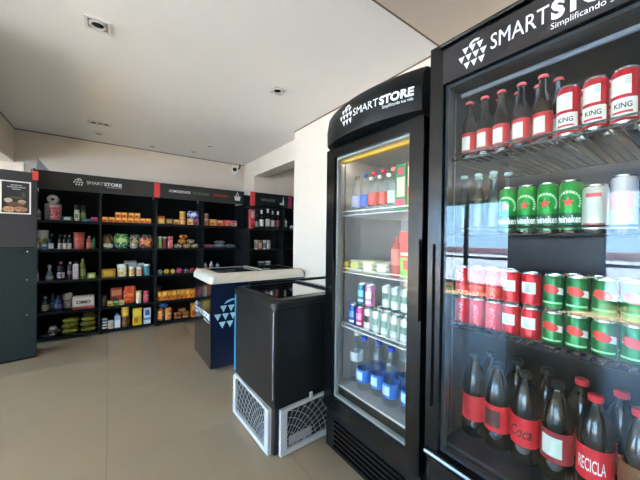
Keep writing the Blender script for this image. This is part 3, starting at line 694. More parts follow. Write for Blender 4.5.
b = MB(); b.prism([(.55, 1.84), (.575, 1.84), (.575, 1.91), (.567, 1.93), (.567, 1.97), (.558, 1.97), (.558, 1.93), (.55, 1.91)], -.0318, -.0305, m_text)
b.prism([(.50, 1.84), (.54, 1.84), (.54, 1.875), (.50, 1.875)], -.0318, -.0305, m_text); b.build('bottle_mark', h_, smooth=False)
MB().box(-.01, .06, -.032, -.003, 1.80, 2.012, m_red).build('red_block', ds, smooth=False)
MB().box(.66, .73, -.032, -.003, 1.80, 2.012, mat((176, 48, 84), .5)).build('red_block', ds, smooth=False)
MB().box(.73, 1.2, -.03, -.004, 1.80, 2.005, mat((24, 24, 24), .5)).build('header_board', ds, smooth=False)
item('box', (1.855, 4.43, 1.4405), 'tall red bottle carton at the edge of the drinks shelving', w=.08, d=.08, h=.30, c=(186, 62, 66), c2=(220, 190, 180), c3=(140, 40, 44), prints=[(.2, .8, .55, .92, 1), (.1, .9, .05, .2, 2)])
for x, c, lc, cp, d_ in ((1.94, (38, 26, 24), (150, 130, 120), (60, 40, 40), 'short dark bottle with brownish label'), (2.02, (20, 22, 20), (214, 208, 196), (200, 200, 196), 'dark wine bottle with white label and silver top'),
                     (2.13, (24, 20, 20), (190, 182, 170), (214, 206, 200), 'tall wine bottle with cream label and white top'), (2.22, (20, 20, 20), (176, 170, 160), (176, 172, 168), 'wine bottle with grey label and grey top'),
                     (2.32, (56, 14, 20), (130, 50, 50), (226, 222, 220), 'dark red wine bottle with white top'), (2.455, (20, 22, 24), (222, 222, 222), (60, 56, 56), 'wine bottle with bright white label and dark top')):
    hh = .24 if 'short' in d_ else (.33 if 'tall' in d_ else .30)
    item('bottle', (x, 4.42, 1.4405), d_ + ' in the alcove', name='wine_bottle', h=hh, r=.036, c=c, cap=cp, lab=(.12, .48), lc=lc, shape='wine')
item('bag', (2.62, 4.43, 1.4405), 'grey and purple packet in the alcove', w=.1, h=.1, t=.08, c=(110, 90, 110), c2=(200, 196, 200), c3=(60, 50, 60), lying=True)
for x, c, lc, d_ in ((1.93, (176, 172, 166), (140, 130, 124), 'pale grey tin on the drinks shelving second shelf'), (2.0, (150, 100, 70), (206, 160, 110), 'copper brown tin on the drinks shelving second shelf'),
                 (2.08, (196, 190, 184), (110, 110, 110), 'white tin on the drinks shelving second shelf'), (2.15, (176, 176, 172), (206, 200, 190), 'silver tin on the drinks shelving second shelf')):
    item('tub', (x, 4.42, 1.1005), d_, h=.15, r=.03, c=c, lid=c, lc=lc, taper=1)
for x, d_ in ((2.02, 'dark squat bottle low on the drinks shelving'), (2.14, 'grey glass jar low on the drinks shelving')):
    item('tub', (x, 4.42, .7405), d_, h=.16, r=.05, c=(120, 120, 120) if 'jar' in d_ else (50, 40, 40), lid=(170, 170, 170), lc=(150, 150, 146) if 'jar' in d_ else (100, 84, 76), taper=1)

# ------------------------------------------------------------------ black cabinet with the framed picture
cb = thing('cabinet', 'charcoal cabinet with a framed food picture beside the shelving', 'cabinet', (-.612, 4.19, 0), R(8))
m_char = mat((58, 57, 58), .5, spec=.3); m_teal = mat((30, 44, 44), .4, spec=.3)
MB().box(-1.1, -.012, .012, .34, .01, 1.93, mat((30, 32, 33), .25)).build('carcass', cb, smooth=False)
MB().box(-1.1, 0, -.008, .010, 1.165, 1.935, m_char).build('upper_panel', cb, smooth=False)
lo = MB().box(-1.1, 0, -.008, .010, .03, 1.155, m_teal).build('lower_panel', cb, smooth=False)
MB().box(-.010, .002, .012, .34, .01, 1.93, mat((22, 24, 25), .12)).build('side_panel', cb, smooth=False)
MB().box(-1.1, -.01, .03, .33, 0, .0295, m_black).build('plinth', cb, smooth=False)
for z in (1.12, .83, .47):
    MB().lathe([(0, 0), (.008, 0), (.008, .004), (0, .004)], m_chrome, 10).build('screw_cap', lo, loc=(-.07, -.012, z)).rotation_euler = (R(90), 0, 0)
MB().box(-.035, .008, -.03, -.009, 1.86, 1.95, m_red).build('red_block', cb, smooth=False)
pf = thing('framed_picture', 'white framed food picture on the charcoal cabinet', 'picture', (-.612, 4.19, 0), R(8))
fr = MB(); X0, X1, Z0, Z1 = -.262, -.045, 1.50, 1.83
for (a, b_, c, d) in ((X0, X1, Z0, Z0 + .012), (X0, X1, Z1 - .012, Z1), (X0, X0 + .012, Z0, Z1), (X1 - .012, X1, Z0, Z1)): fr.box(a, b_, -.02, -.0085, c, d, m_white)
fr.build('frame', pf, smooth=False)
MB().box(X0 + .012, X1 - .012, -.014, -.0088, Z0 + .012, Z1 - .012, mat((42, 40, 44), .3)).build('backing', pf, smooth=False)
pr_ = MB()
for (cx, cz, rx, rz_, c) in ((-.20, 1.545, .045, .03, (196, 150, 110)), (-.12, 1.55, .05, .028, (176, 130, 96)), (-.155, 1.60, .07, .022, (120, 78, 52)), (-.205, 1.635, .03, .022, (206, 186, 166)),
                            (-.11, 1.625, .03, .02, (190, 160, 130)), (-.15, 1.665, .05, .013, (90, 70, 56)), (-.10, 1.70, .014, .03, (84, 84, 60))):
    b_ = [(cx + rx * math.cos(2 * PI * i / 16), -.0146 - .0004 * (cz < 1.59), cz + rz_ * math.sin(2 * PI * i / 16)) for i in range(16)]
    pr_.add(b_, [tuple(range(16))], printed(c, tuple(int(v * .7) for v in c), tuple(min(255, int(v * 1.15)) for v in c), 60))
for (a, b_, z) in ((-.19, -.11, 1.785), (-.215, -.085, 1.765), (-.18, -.12, 1.745)): pr_.add([(a, -.0146, z), (b_, -.0146, z), (b_, -.0146, z + .007), (a, -.0146, z + .007)], [(0, 1, 2, 3)], mat((190, 190, 190), .5))
pr_.build('picture_print', pf, smooth=False)

# ------------------------------------------------------------------ white-topped ice cream freezer
wf = thing('chest_freezer', 'navy and black ice cream freezer with cream rounded top and glass lid', 'freezer', (.785, 2.825, 0))
WL, WD, WH = 1.05, .64, .845
m_navy = mat((20, 32, 58), .25, coat=.2); m_cream = mat((214, 204, 186), .4)
MB().cbox(.012, WL, .012, WD, .03, WH, mat((24, 26, 30), .3), .004).build('body', wf)
MB().box(0, .011, .004, WD - .004, .032, WH - .005, mat((26, 26, 27), .12, coat=.5)).build('side_panel', wf, smooth=False)
fp = MB().box(.004, WL - .004, 0, .011, .032, WH - .005, m_navy).build('graphic_panel', wf, smooth=False)
b = MB()
for rw, (n, x0) in enumerate(((2, .085), (3, .03), (2, .075))):
    for i in range(n):
        x = x0 + i * .075; z = .56 - rw * .078
        b.add([(x, -.0012, z + .068), (x + .066, -.0012, z + .068), (x + .033, -.0012, z + .004)], [(0, 1, 2)], mat((172, 214, 232), .4))
b.add([(.12, -.0012, .64), (.15, -.0012, .675), (.20, -.0012, .69), (.25, -.0012, .68), (.20, -.0012, .67), (.16, -.0012, .655)], [(0, 1, 2, 3, 4, 5)], mat((120, 200, 236), .4))
b.build('triangle_graphic', fp, smooth=False)
sp = [o for o in wf.children if o.name.startswith('side_panel')][0]
f = lambda x, y: (-.0012, .63 - x, y + .45)
logo_obj(sp, .14, f); text_obj('lettering', 'SMART', .075, m_text, sp, lambda x, y: (-.0012, .475 - x, y + .49), width=.2); text_obj('lettering', 'STORE', .075, m_text, sp, lambda x, y: (-.0012, .265 - x, y + .49), bold=.004, width=.22)
text_obj('lettering', 'Simplificando sua vida', .025, m_text, sp, lambda x, y: (-.0012, .26 - x, y + .455), width=.2)
# rounded cream rim: a ring of rounded-rectangle sections
def rrect(x0, x1, y0, y1, r, n=6):
    P = []
    for (cx, cy, a) in ((x1 - r, y0 + r, -90), (x1 - r, y1 - r, 0), (x0 + r, y1 - r, 90), (x0 + r, y0 + r, 180)):
        for i in range(n + 1): t = R(a + 90 * i / n); P.append((cx + r * math.cos(t), cy + r * math.sin(t)))
    return P
def loft(b, rings, m, cap=True):
    n = len(rings[0]); vs = sum(rings, []); fs = []
    for k in range(len(rings) - 1):
        for i in range(n): j = (i + 1) % n; fs.append((k * n + i, k * n + j, (k + 1) * n + j, (k + 1) * n + i))
    if cap: fs += [tuple(range(n - 1, -1, -1)), tuple(range((len(rings) - 1) * n, len(rings) * n))]
    return b.add(vs, fs, m)
rim = MB()
def rr(e, z, r): return [(x, y, z) for x, y in rrect(-.02 + e, WL + .0 - e, -.02 + e, WD + .02 - e, r)]
loft(rim, [rr(.012, WH, .03), rr(0, WH + .004, .04), rr(0, WH + .055, .05), rr(.012, WH + .078, .05), rr(.035, WH + .092, .05), rr(.075, WH + .096, .04), rr(.085, WH + .086, .03)], m_cream)
rim.build('rim', wf)
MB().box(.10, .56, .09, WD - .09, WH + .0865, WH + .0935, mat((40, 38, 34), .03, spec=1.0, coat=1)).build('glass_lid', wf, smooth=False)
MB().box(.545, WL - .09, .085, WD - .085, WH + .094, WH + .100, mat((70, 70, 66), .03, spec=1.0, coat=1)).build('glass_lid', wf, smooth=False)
MB().box(.53, .56, .085, WD - .085, WH + .1005, WH + .108, m_cream).build('lid_handle', wf, smooth=False)
for x in (.06, WL - .06):
    for y in (.06, WD - .06): MB().lathe([(0, 0), (.022, 0), (.022, .03), (0, .03)], m_chrome, 12).build('foot', wf, loc=(x, y, 0))

# ------------------------------------------------------------------ black chest freezer
bf = thing('chest_freezer', 'black chest freezer with grey corner grilles and sliding glass lid', 'freezer', (.772, 1.498, 0), R(1.5))
BL, BD, BH = 1.0, .60, .885
m_bf = mat((25, 26, 27), .33, spec=.4); m_grey = mat((196, 198, 198), .45)
bd = MB(); loft(bd, [[(x, y, z) for x, y in rrect(0, BL, 0, BD, .022)] for z in (.30, BH)], m_bf); loft(bd, [[(x, y, z) for x, y in rrect(.012, BL, .012, BD, .012)] for z in (.022, .30)], mat((20, 20, 21), .4))
bd.build('body', bf)
rm = MB()
def rb(e, z, r=.04): return [(x, y, z) for x, y in rrect(-.012 + e, BL + .0 - e, -.012 + e, BD + .012 - e, r)]
loft(rm, [rb(.012, BH), rb(0, BH + .004), rb(0, BH + .03), rb(.012, BH + .045), rb(.05, BH + .05), rb(.06, BH + .042)], mat((27, 28, 28), .32))
rm.build('rim', bf)
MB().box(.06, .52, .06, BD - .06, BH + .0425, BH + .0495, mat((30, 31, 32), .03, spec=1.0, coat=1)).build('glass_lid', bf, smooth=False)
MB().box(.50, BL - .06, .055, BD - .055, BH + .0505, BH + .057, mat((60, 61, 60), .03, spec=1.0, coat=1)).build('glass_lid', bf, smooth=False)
MB().box(.485, .515, .055, BD - .055, BH + .0575, BH + .064, mat((48, 48, 48), .4)).build('lid_handle', bf, smooth=False)
MB().box(.1, BL, BD - .035, BD - .01, BH + .051, BH + .067, m_black).build('rear_rail', bf, smooth=False)
MB().box(-.004, .002, BD - .013, BD - .004, .32, BH - .01, mat((60, 170, 226), .4)).build('sky_highlight_strip', bf, smooth=False)  # cyan strip colours in the bluish sky highlight on the far edge
MB().tube([(-.003, .004, .36), (-.003, .004, BH - .02)], .004, m_alu).build('corner_trim', bf)
def grille(fn, w, za, zb, zc, name, notch=True):
    """sloping-top vent frame w wide; fn(u,d,z) maps to freezer space, za bottom, zb/zc top heights at u=0/w"""
    g = thing_part(name, bf)
    P = [(0, za), (w, za), (w, zc), (w - .04, zc + (zb - zc) * .06 + .0), (.03, zb), (0, zb - .03)]
    cx = sum(p[0] for p in P) / 6; cz = sum(p[1] for p in P) / 6
    I = [(cx + (p[0] - cx) * .84, cz + (p[1] - cz) * .84) for p in P]
    b = MB(); n = 6
    vs = [fn(p[0], -.012, p[1]) for p in P] + [fn(p[0], -.012, p[1]) for p in I] + [fn(p[0], .012, p[1]) for p in P] + [fn(p[0], .006, p[1]) for p in I]
    fs = []
    for i in range(n):
        j = (i + 1) % n; fs += [(i, j, n + j, n + i), (i, 2 * n + i, 2 * n + j, j), (n + i, n + j, 3 * n + j, 3 * n + i)]
    b.add(vs, fs, m_grey); fr_ = b.build('grille_frame', bf, smooth=False)
    MB().add([fn(p[0], .0075, p[1]) for p in I], [tuple(range(6))], mat((24, 26, 26), .7)).build('grille_back', fr_, smooth=False)
    # fan of thin curved bars clipped to the opening
    def inside(u, z):
        s = None
        for i in range(6):
            a, c = I[i], I[(i + 1) % 6]; cr = (c[0] - a[0]) * (z - a[1]) - (c[1] - a[1]) * (u - a[0])
            if cr < -1e-9: return False
        return True
    b = MB(); mg = mat((176, 180, 178), .45)
    u0, z0 = w * 1.02, za - .02
    def run(pts):
        seg = []
        for p in pts + [None]:
            if p and inside(*p): seg.append(p)
            else:
                if len(seg) > 1: b.tube([fn(q[0], -.002, q[1]) for q in seg], .0016, mg, 4)
                seg = []
    for k in range(15):
        a = R(88 + k * 6.6)
        run([(u0 + t * .02 * math.cos(a), z0 + t * .02 * math.sin(a) * (1 - .008 * t)) for t in range(4, 46)])
    for k in range(3, 20):
        r_ = k * .04
        run([(u0 + r_ * math.cos(R(85 + q * 2.5)), z0 + r_ * math.sin(R(85 + q * 2.5))) for q in range(42)])
    b.build('grille_bars', fr_)
    return fr_
def thing_part(*a): return None
# on the side that faces the room (local x = 0) and on the end (local y = 0)
grille(lambda u, d, z: (.0 + d, BD - .006 - u * 1.0, z), BD - .05, .012, .305, .285, 'side')
gr = grille(lambda u, d, z: (.045 + (.52 - u), .0 + d, z), .52, .012, .30, .285, 'end')
MB().box(.25, .27, -.016, -.006, .295, .33, m_grey).build('latch', bf, smooth=False)
MB().box(.10, .26, -.02, -.0125, .07, .12, mat((150, 152, 152), .5)).build('label_plate', bf, smooth=False)
for x in (.06, BL - .06):
    for y in (.06, BD - .06): MB().lathe([(0, 0), (.024, 0), (.024, .010), (.012, .011), (.012, .022), (0, .022)], m_chrome, 12).build('caster', bf, loc=(x, y, 0))

# ------------------------------------------------------------------ upright glass-door coolers (doors face -X)
XF = 1.07
def cooler(name, label, y0, y1, ztop, zdoor0, zdoor1, glass0, glass1, stile, liner, shelves, floor_z, wire, gask, deep=.70):
    c = thing(name, label, 'cooler', (XF, (y0 + y1) / 2, 0)); hw = (y1 - y0) / 2
    T = .045
    bx = MB()
    bx.box(.055, deep, -hw, -hw + T, .04, ztop, m_black).box(.055, deep, hw - T, hw, .04, ztop, m_black)
    bx.box(deep - T, deep, -hw + T, hw - T, .04, ztop, m_black).box(.055, deep - T, -hw + T, hw - T, glass1 + .02, ztop, m_black)
    bx.box(.055, deep - T, -hw + T, hw - T, .04, floor_z - .012, m_black)
    bx.build('cabinet', c, smooth=False)
    ln = MB(); ml = liner; i0 = .056; e = .008
    ln.box(i0, deep - T, hw - T - e, hw - T - .0005, floor_z, glass1 + .019, ml).box(i0, deep - T, -hw + T + .0005, -hw + T + e, floor_z, glass1 + .019, ml)
    ln.box(deep - T - e, deep - T - .0005, -hw + T + e, hw - T - e, floor_z, glass1 + .019, ml).box(i0, deep - T, -hw + T, hw - T, floor_z - .011, floor_z, ml)
    ln.box(i0, deep - T - e, -hw + T + e, hw - T - e, glass1 + .008, glass1 + .019, ml)
    ln.build('liner', c, smooth=False)
    # door
    d = MB()
    d.box(0, .05, hw - stile, hw - .004, zdoor0, zdoor1, m_blackg).box(0, .05, -hw + .004, -hw + stile, zdoor0, zdoor1, m_blackg)
    d.box(0, .05, -hw + stile, hw - stile, zdoor0, glass0, m_blackg).box(0, .05, -hw + stile, hw - stile, glass1, zdoor1, m_blackg)
    do = d.build('door', c, smooth=False)
    MB().box(.014, .020, -hw + stile, hw - stile, glass0, glass1, m_pane).build('pane', do, smooth=False)
    g = MB(); mg = gask
    for (a, b_, p, q) in ((-hw + stile, -hw + stile + .012, glass0, glass1), (hw - stile - .012, hw - stile, glass0, glass1), (-hw + stile + .012, hw - stile - .012, glass0, glass0 + .012), (-hw + stile + .012, hw - stile - .012, glass1 - .012, glass1)):
        g.box(.022, .045, a, b_, p, q, mg)
    g.build('gasket', do, smooth=False)
    # wire shelves
    for z in shelves:
        w = MB(); a, b_ = -hw + T + .010, hw - T - .010; xs = .085; xe = deep - T - .03
        for (x, zz) in ((xs, z - .004), (xs, z + .02), (xe, z - .004)): w.tube([(x, a, zz), (x, b_, zz)], .0035, wire, 6)
        for k in range(25):
            y = a + (b_ - a) * k / 24; w.tube([(xs, y, z - .003), (xe, y, z - .003)], .0018, wire, 4)
        for y in (a, b_): w.tube([(xs, y, z + .02), (xs, y, z - .004), (xe, y, z - .004)], .0035, wire, 6)
        w.build('wire_shelf', c)
    # slotted shelf rails
    for y in (hw - T - e - .004, -hw + T + e + .001):
        b = MB().box(.10, .106, y - .002, y + .002, floor_z + .02, glass1 - .02, m_alu); b.build('shelf_rail', c, smooth=False)
    for sx_ in (.1, deep - .08):
        for sy_ in (-hw + .07, hw - .07): MB().lathe([(0, 0), (.025, 0), (.025, .012), (.012, .014), (.012, .041), (0, .041)], m_black, 10).build('foot', c, loc=(sx_, sy_, 0))
    return c, hw, do
def louvers(c, hw, z0, z1, n):
    gp = MB().box(.02, .054, -hw + .006, hw - .006, z0, z1, m_black).build('grille_panel', c, smooth=False)
    for i in range(n):
        z = z0 + (z1 - z0) * (.12 + .60 * i / (n - 1))
        MB().prism([(-hw + .08, z), (hw - .08, z), (hw - .09, z + .012), (-hw + .09, z + .012)], .004, .0195, m_blackg, 'x').build('louver', gp, smooth=False)
    return gp
# cooler with the arched lit header
c1, hw1, d1 = cooler('drinks_cooler', 'black glass door cooler with arched header and pale grey inside', .735, 1.415, 1.83, .285, 1.825, .36, 1.775, .075,
                     mat((182, 180, 179), .45), (1.44, 1.10, .77), .42, m_wire, mat((150, 152, 152), .4))
louvers(c1, hw1, .035, .275, 6)
N = 14; hb = MB(); rings = []
for i in range(N + 1):
    t = -1 + 2 * i / N; y = t * (hw1 - .012)
    bul = .075 * (1 - t * t)
    prof = [(.05, 1.834), (.012 - bul * .55, 1.834), (-.004 - bul * .8, 1.85), (-.006 - bul, 1.93), (.008 - bul, 2.01), (.03 - bul * .8, 2.045), (.12, 2.055), (.30, 2.05), (.30, 1.834)]
    rings.append([(x, y, z) for x, z in prof])
loft(hb, rings, mat((14, 14, 15), .42, spec=.3)); hd = hb.build('header_canopy', c1)
def hpt(s, y):      # s metres along from the left end seen from the front (+Y), y height
    Y = hw1 - s; t = Y / hw1; bul = .075 * (1 - t * t); z = 1.86 + y
    x = (-.006 - bul) + max(0, (z - 1.93)) * .175 + max(0, 1.93 - z) * (.0 + .19 * bul / .075)
    return (x - .004, Y, z)
logo_obj(hd, .105, lambda x, y: hpt(x + .21, y + .022))
text_obj('lettering', 'SMART', .052, m_text, hd, lambda x, y: hpt(x + .325, y + .055), width=.155)
text_obj('lettering', 'STORE', .052, m_text, hd, lambda x, y: hpt(x + .487, y + .055), bold=.0022, width=.155)
text_obj('lettering', 'Simplificando sua vida', .020, m_text, hd, lambda x, y: hpt(x + .50, y + .034), width=.14)
MB().box(.06, .085, -hw1 + .07, hw1 - .07, 1.748, 1.762, mat((226, 178, 60), .4)).build('yellow_rail', c1, smooth=False)
MB().box(-.012, .0, -hw1 + .010, -hw1 + .020, .95, 1.30, m_blackg).build('handle', d1, smooth=False)
# cooler with the sign across the top of its door
c2, hw2, d2 = cooler('drinks_cooler', 'tall black glass door cooler with wide lettered top band and dark inside', -.05, .715, 2.085, .40, 2.08, .445, 1.915, .062,
                     mat((34, 40, 56), .4), (1.63, 1.325, .945), .472, m_dwire, mat((44, 50, 58), .35))
louvers(c2, hw2, .035, .385, 6)
m_band = mat((40, 36, 35), .35)
bd2 = MB().box(-.004, -.0005, -hw2 + .062, hw2 - .062, 1.915, 2.045, m_band).build('sign_band', d2, smooth=False)
f2 = lambda s, y: (-.0052, hw2 - .125 - s, 1.925 + y)
logo_obj(bd2, .10, lambda x, y: f2(x, y + .0))
text_obj('lettering', 'SMART', .075, m_text, bd2, lambda x, y: f2(x + .115, y + .035), width=.165)
text_obj('lettering', 'STORE', .075, m_text, bd2, lambda x, y: f2(x + .285, y + .035), bold=.004, width=.20)
text_obj('lettering', 'Simplificando sua vida', .026, m_text, bd2, lambda x, y: f2(x + .285, y + .006), width=.20)
MB().tube([(-.008, hw2 - .05, 2.062), (-.008, -hw2 + .05, 2.062)], .006, m_blackg).build('door_bead', d2)
MB().tube([(-.006, hw2 - .012, .43), (-.006, -hw2 + .012, .43)], .012, mat((92, 94, 97), .25, 1.0), 8).build('bottom_bead', d2)
MB().box(-.012, .0, hw2 - .034, hw2 - .020, .62, 1.28, m_blackg).build('handle', d2, smooth=False)
# lamp tubes inside the coolers
for (c, hw, z, pw, col, x) in ((c1, hw1, 1.79, .15, (255, 244, 226), .075), (c2, hw2, 1.90, .06, (200, 224, 255), .11)):
    MB().tube([(x, -hw + .08, z - .006), (x, hw - .08, z - .006)], .009, emit(col, .02), 8).build('lamp_tube', c)
    L = bpy.data.lights.new('cooler_lamp', 'AREA'); L.shape = 'RECTANGLE'; L.size = .03; L.size_y = hw * 1.6; L.energy = pw; L.color = srgb(col)[:3]
    lo_ = bpy.data.objects.new('cooler_lamp', L); COL.objects.link(lo_); lo_.parent = c
    lo_.location = (x + .012, 0, z - .022); lo_.rotation_euler = (0, R(-22), 0)

# ------------------------------------------------------------------ drinks in the arched-header cooler
FR = R(-90)
def put(kind, x, y, z, label, **k): return item(kind, (x, y, z + .0005), label, FR, **k)
T1 = 'on the arched cooler top shelf'
for x, y, cap, lc, d_ in ((1.21, 1.29, (120, 96, 70), (170, 170, 196), 'brown-capped water bottle with lilac label'), (1.21, 1.222, (36, 84, 170), (40, 100, 190), 'blue-capped water bottle with blue label'),
                      (1.21, 1.152, (206, 50, 70), (226, 90, 84), 'red-capped water bottle with coral label'), (1.21, 1.082, (206, 40, 70), (216, 80, 70), 'crimson-capped clear bottle with red label'), (1.21, 1.012, (226, 120, 110), (196, 200, 196), 'salmon-capped clear bottle with pale label')):
    put('bottle', x, y, 1.44, d_ + ' ' + T1, name='water_bottle', h=.235, r=.031, c=(247, 250, 250), see=True, cap=cap, lab=(.2, .48), lc=lc, shape='pet', n=18)
put('box', 1.21, .945, 1.44, 'green juice carton with pink corner ' + T1, w=.068, d=.06, h=.235, c=(34, 130, 74), c2=(214, 200, 170), c3=(224, 70, 100), prints=[(.2, .9, .3, .72, 1), (.1, .9, .08, .25, 2), (.3, .8, .78, .92, 2)], name='juice_carton')
put('box', 1.21, .872, 1.44, 'red and peach juice carton ' + T1, w=.068, d=.06, h=.235, c=(216, 84, 70), c2=(236, 190, 160), c3=(120, 160, 70), prints=[(.1, .9, .5, .9, 1), (.1, .9, .1, .3, 2)], name='juice_carton')
for y in (1.26, 1.19, 1.12, 1.05):
    put('bottle', 1.30, y, 1.44, 'clear bottle in the row behind ' + T1, name='water_bottle', h=.235, r=.031, c=(247, 250, 250), see=True, cap=(230, 230, 226), lab=(.2, .48), lc=(170, 190, 206), shape='pet', n=18)
T2 = 'on the arched cooler middle shelf'
for i, y in enumerate((1.27, 1.165, 1.062)):
    put('soaps', 1.23, y, 1.10, ['stack of cream sandwich packs', 'stack of pale yellow packs', 'stack of tan and white packs'][i] + ' ' + T2, name='food_pack', cat='packs', w=.1, d=.1, h=.075, n=3, c=[(196, 190, 160), (206, 200, 150), (186, 176, 156)][i], c2=[(230, 220, 130), (236, 236, 226), (226, 226, 220)][i])
put('box', 1.20, 1.339, 1.10, 'small yellow pack ' + T2, w=.03, d=.06, h=.06, c=(220, 180, 40), c2=(240, 210, 90), c3=(190, 140, 30))
put('bottle', 1.21, .985, 1.10, 'red bottle ' + T2, name='juice_bottle', h=.21, r=.028, c=(214, 90, 84), cap=(206, 60, 60), lab=(.3, .7), lc=(226, 120, 110), n=18)
put('box', 1.21, .905, 1.10, 'red and lime juice carton ' + T2, w=.075, d=.06, h=.235, c=(150, 190, 70), c2=(222, 74, 64), c3=(236, 226, 210), prints=[(.0, 1, .45, 1, 1), (.1, .9, .5, .56, 2), (.3, .9, .2, .4, 1)], name='juice_carton')
T3 = 'on the arched cooler can shelf'
sil = dict(h=.133, r=.029, c=(196, 206, 200), deco=deco_stripe((120, 150, 136)))
lower = [((40, 80, 170), (120, 160, 220), 'blue energy drink can'), ((190, 50, 110), (230, 150, 190), 'magenta energy drink can'), ((206, 206, 206), (40, 40, 44), 'white and black energy drink can')]
for i, (a, b_, d_) in enumerate(lower): put('can', 1.205, 1.30 - i * .064, .77, d_ + ' ' + T3, h=.133, r=.029, c=a, deco=deco_stripe(b_), name='energy_drink_can')
for i in range(5): put('can', 1.205, 1.108 - i * .064, .77, 'silver-green drink can in the front row ' + T3, **sil)
put('can', 1.215, 1.236, .9035, 'teal blue can stacked ' + T3, h=.133, r=.029, c=(30, 104, 126), deco=deco_stripe((120, 190, 200)), name='energy_drink_can')
put('can', 1.215, 1.172, .9035, 'pink and white can stacked ' + T3, h=.133, r=.029, c=(222, 130, 176), deco=deco_stripe((236, 226, 230)), name='energy_drink_can')
for i in range(7): put('can', 1.275, 1.28 - i * .064, .77, 'silver-green drink can in the rear row ' + T3, **sil)
for i in range(5): put('can', 1.275, 1.10 - i * .064, .9035, 'silver-green drink can on the stacked rear row ' + T3, **sil)
T4 = 'low in the arched cooler'
put('bottle', 1.25, 1.316, .42, 'clear bottle with white label ' + T4, name='water_bottle', h=.30, r=.038, c=(247, 250, 250), see=True, cap=(226, 230, 230), lab=(.42, .6), lc=(214, 218, 220), shape='pet', n=18)
for i, y in enumerate((1.215, 1.12, 1.015, .91)):
    put('bottle', 1.215 + .02 * (i % 2), y, .42, 'large water bottle with blue cap and blue label ' + T4, name='water_bottle', h=.305, r=.042, c=(246, 250, 251), see=True, cap=(40, 70, 190), lab=(.16, .4), lc=(50, 120, 205), lc2=(190, 214, 236), shape='pet', n=18)
for i, y in enumerate((1.21, 1.11, 1.01, .91)):
    put('bottle', 1.34, y, .42, 'blue-labelled water bottle in the row behind ' + T4, name='water_bottle', h=.305, r=.042, c=(246, 250, 251), see=True, cap=(40, 70, 190), lab=(.16, .4), lc=(60, 120, 190), shape='pet', n=18)

# ------------------------------------------------------------------ drinks in the lettered tall cooler
U1 = 'on the tall cooler top shelf'
beer = dict(name='beer_bottle', h=.235, r=.028, c=(30, 18, 16), cap=(190, 46, 52), lab=(.08, .44), lc=(196, 44, 46), lc2=(226, 220, 206), shape='beer', n=20)
for y in (.612, .552, .492, .426, .362): put('bottle', 1.20, y, 1.63, 'red-labelled dark beer bottle in the front row ' + U1, **beer)
for y in (.582, .522, .458, .394, .336): put('bottle', 1.262, y, 1.63, 'dark beer bottle in the second row ' + U1, **beer)
for y in (.293, .228, .165): put('can', 1.20, y, 1.63, 'tall red beer can with white label ' + U1, name='beer_can', h=.165, r=.030, c=(206, 32, 46), deco=deco_red_white)
for y in (.27, .205, .14): put('can', 1.268, y, 1.63, 'tall red beer can in the second row ' + U1, name='beer_can', h=.165, r=.030, c=(206, 32, 46), deco=deco_red_white)
put('bottle', 1.19, .098, 1.63, 'clear bottle with lime cap and orange label ' + U1, h=.235, r=.030, c=(226, 240, 238), see=True, cap=(170, 210, 50), lab=(.25, .7), lc=(206, 216, 214), lc2=(232, 170, 60), shape='pet', n=20)
U2 = 'on the tall cooler second shelf'
for (x, y) in ((1.20, .63), (1.20, .572), (1.20, .515), (1.262, .60), (1.262, .545), (1.262, .488)):
    put('bottle', x, y, 1.325, 'small clear glass bottle ' + U2, name='glass_bottle', h=.24, r=.026, c=(226, 244, 240), see=True, cap=(170, 200, 196), shape='beer', n=18)
for y in (.462, .402, .342, .282): put('can', 1.20, y, 1.325, 'green lager can with red star ' + U2, name='beer_can', h=.168, r=.029, c=(30, 150, 62), deco=deco_lager)
for y in (.43, .37, .31): put('can', 1.262, y, 1.325, 'green lager can in the second row ' + U2, name='beer_can', h=.168, r=.029, c=(30, 150, 62), deco=deco_lager)
put('can', 1.195, .222, 1.325, 'white drink can with red lettering band ' + U2, h=.145, r=.031, c=(214, 216, 208), deco=deco_pale)
for y in (.165, .10): put('can', 1.215, y, 1.325, 'pale can with pink band ' + U2, h=.168, r=.029, c=(206, 206, 214), deco=deco_stripe((216, 120, 136)))
U3 = 'on the tall cooler third shelf'
for lay in (0, 1):
    z = .945 + lay * .1225; w_ = 'upper layer' if lay else 'lower layer'
    for y in (.627, .566, .505): put('can', 1.20, y, z, 'red cola can, %s ' % w_ + U3, name='cola_can', h=.122, r=.0295, c=(206, 26, 40), deco=deco_cola)
    for y in (.446, .384): put('can', 1.20, y, z, 'red can with pale grey panel, %s ' % w_ + U3, name='cola_can', h=.122, r=.0295, c=(200, 30, 44), deco=deco_red_can2)
    for y in (.322, .26, .198, .136): put('can', 1.20, y, z, 'green soda can with red oval mark, %s ' % w_ + U3, name='soda_can', h=.122, r=.0295, c=(14, 112, 58), deco=deco_guarana)
    for y in (.60, .54, .478): put('can', 1.264, y, z, 'red cola can in the row behind, %s ' % w_ + U3, name='cola_can', h=.122, r=.0295, c=(206, 26, 40), deco=deco_cola)
    for y in (.29, .228, .167): put('can', 1.264, y, z, 'green soda can in the row behind, %s ' % w_ + U3, name='soda_can', h=.122, r=.0295, c=(14, 112, 58), deco=deco_guarana)
U4 = 'low in the tall cooler'
cola = dict(name='cola_bottle', h=.335, r=.0475, c=(9, 6, 6), shape='cola', n=24, lab=(.22, .53), lc=(206, 30, 44), rough=.07)
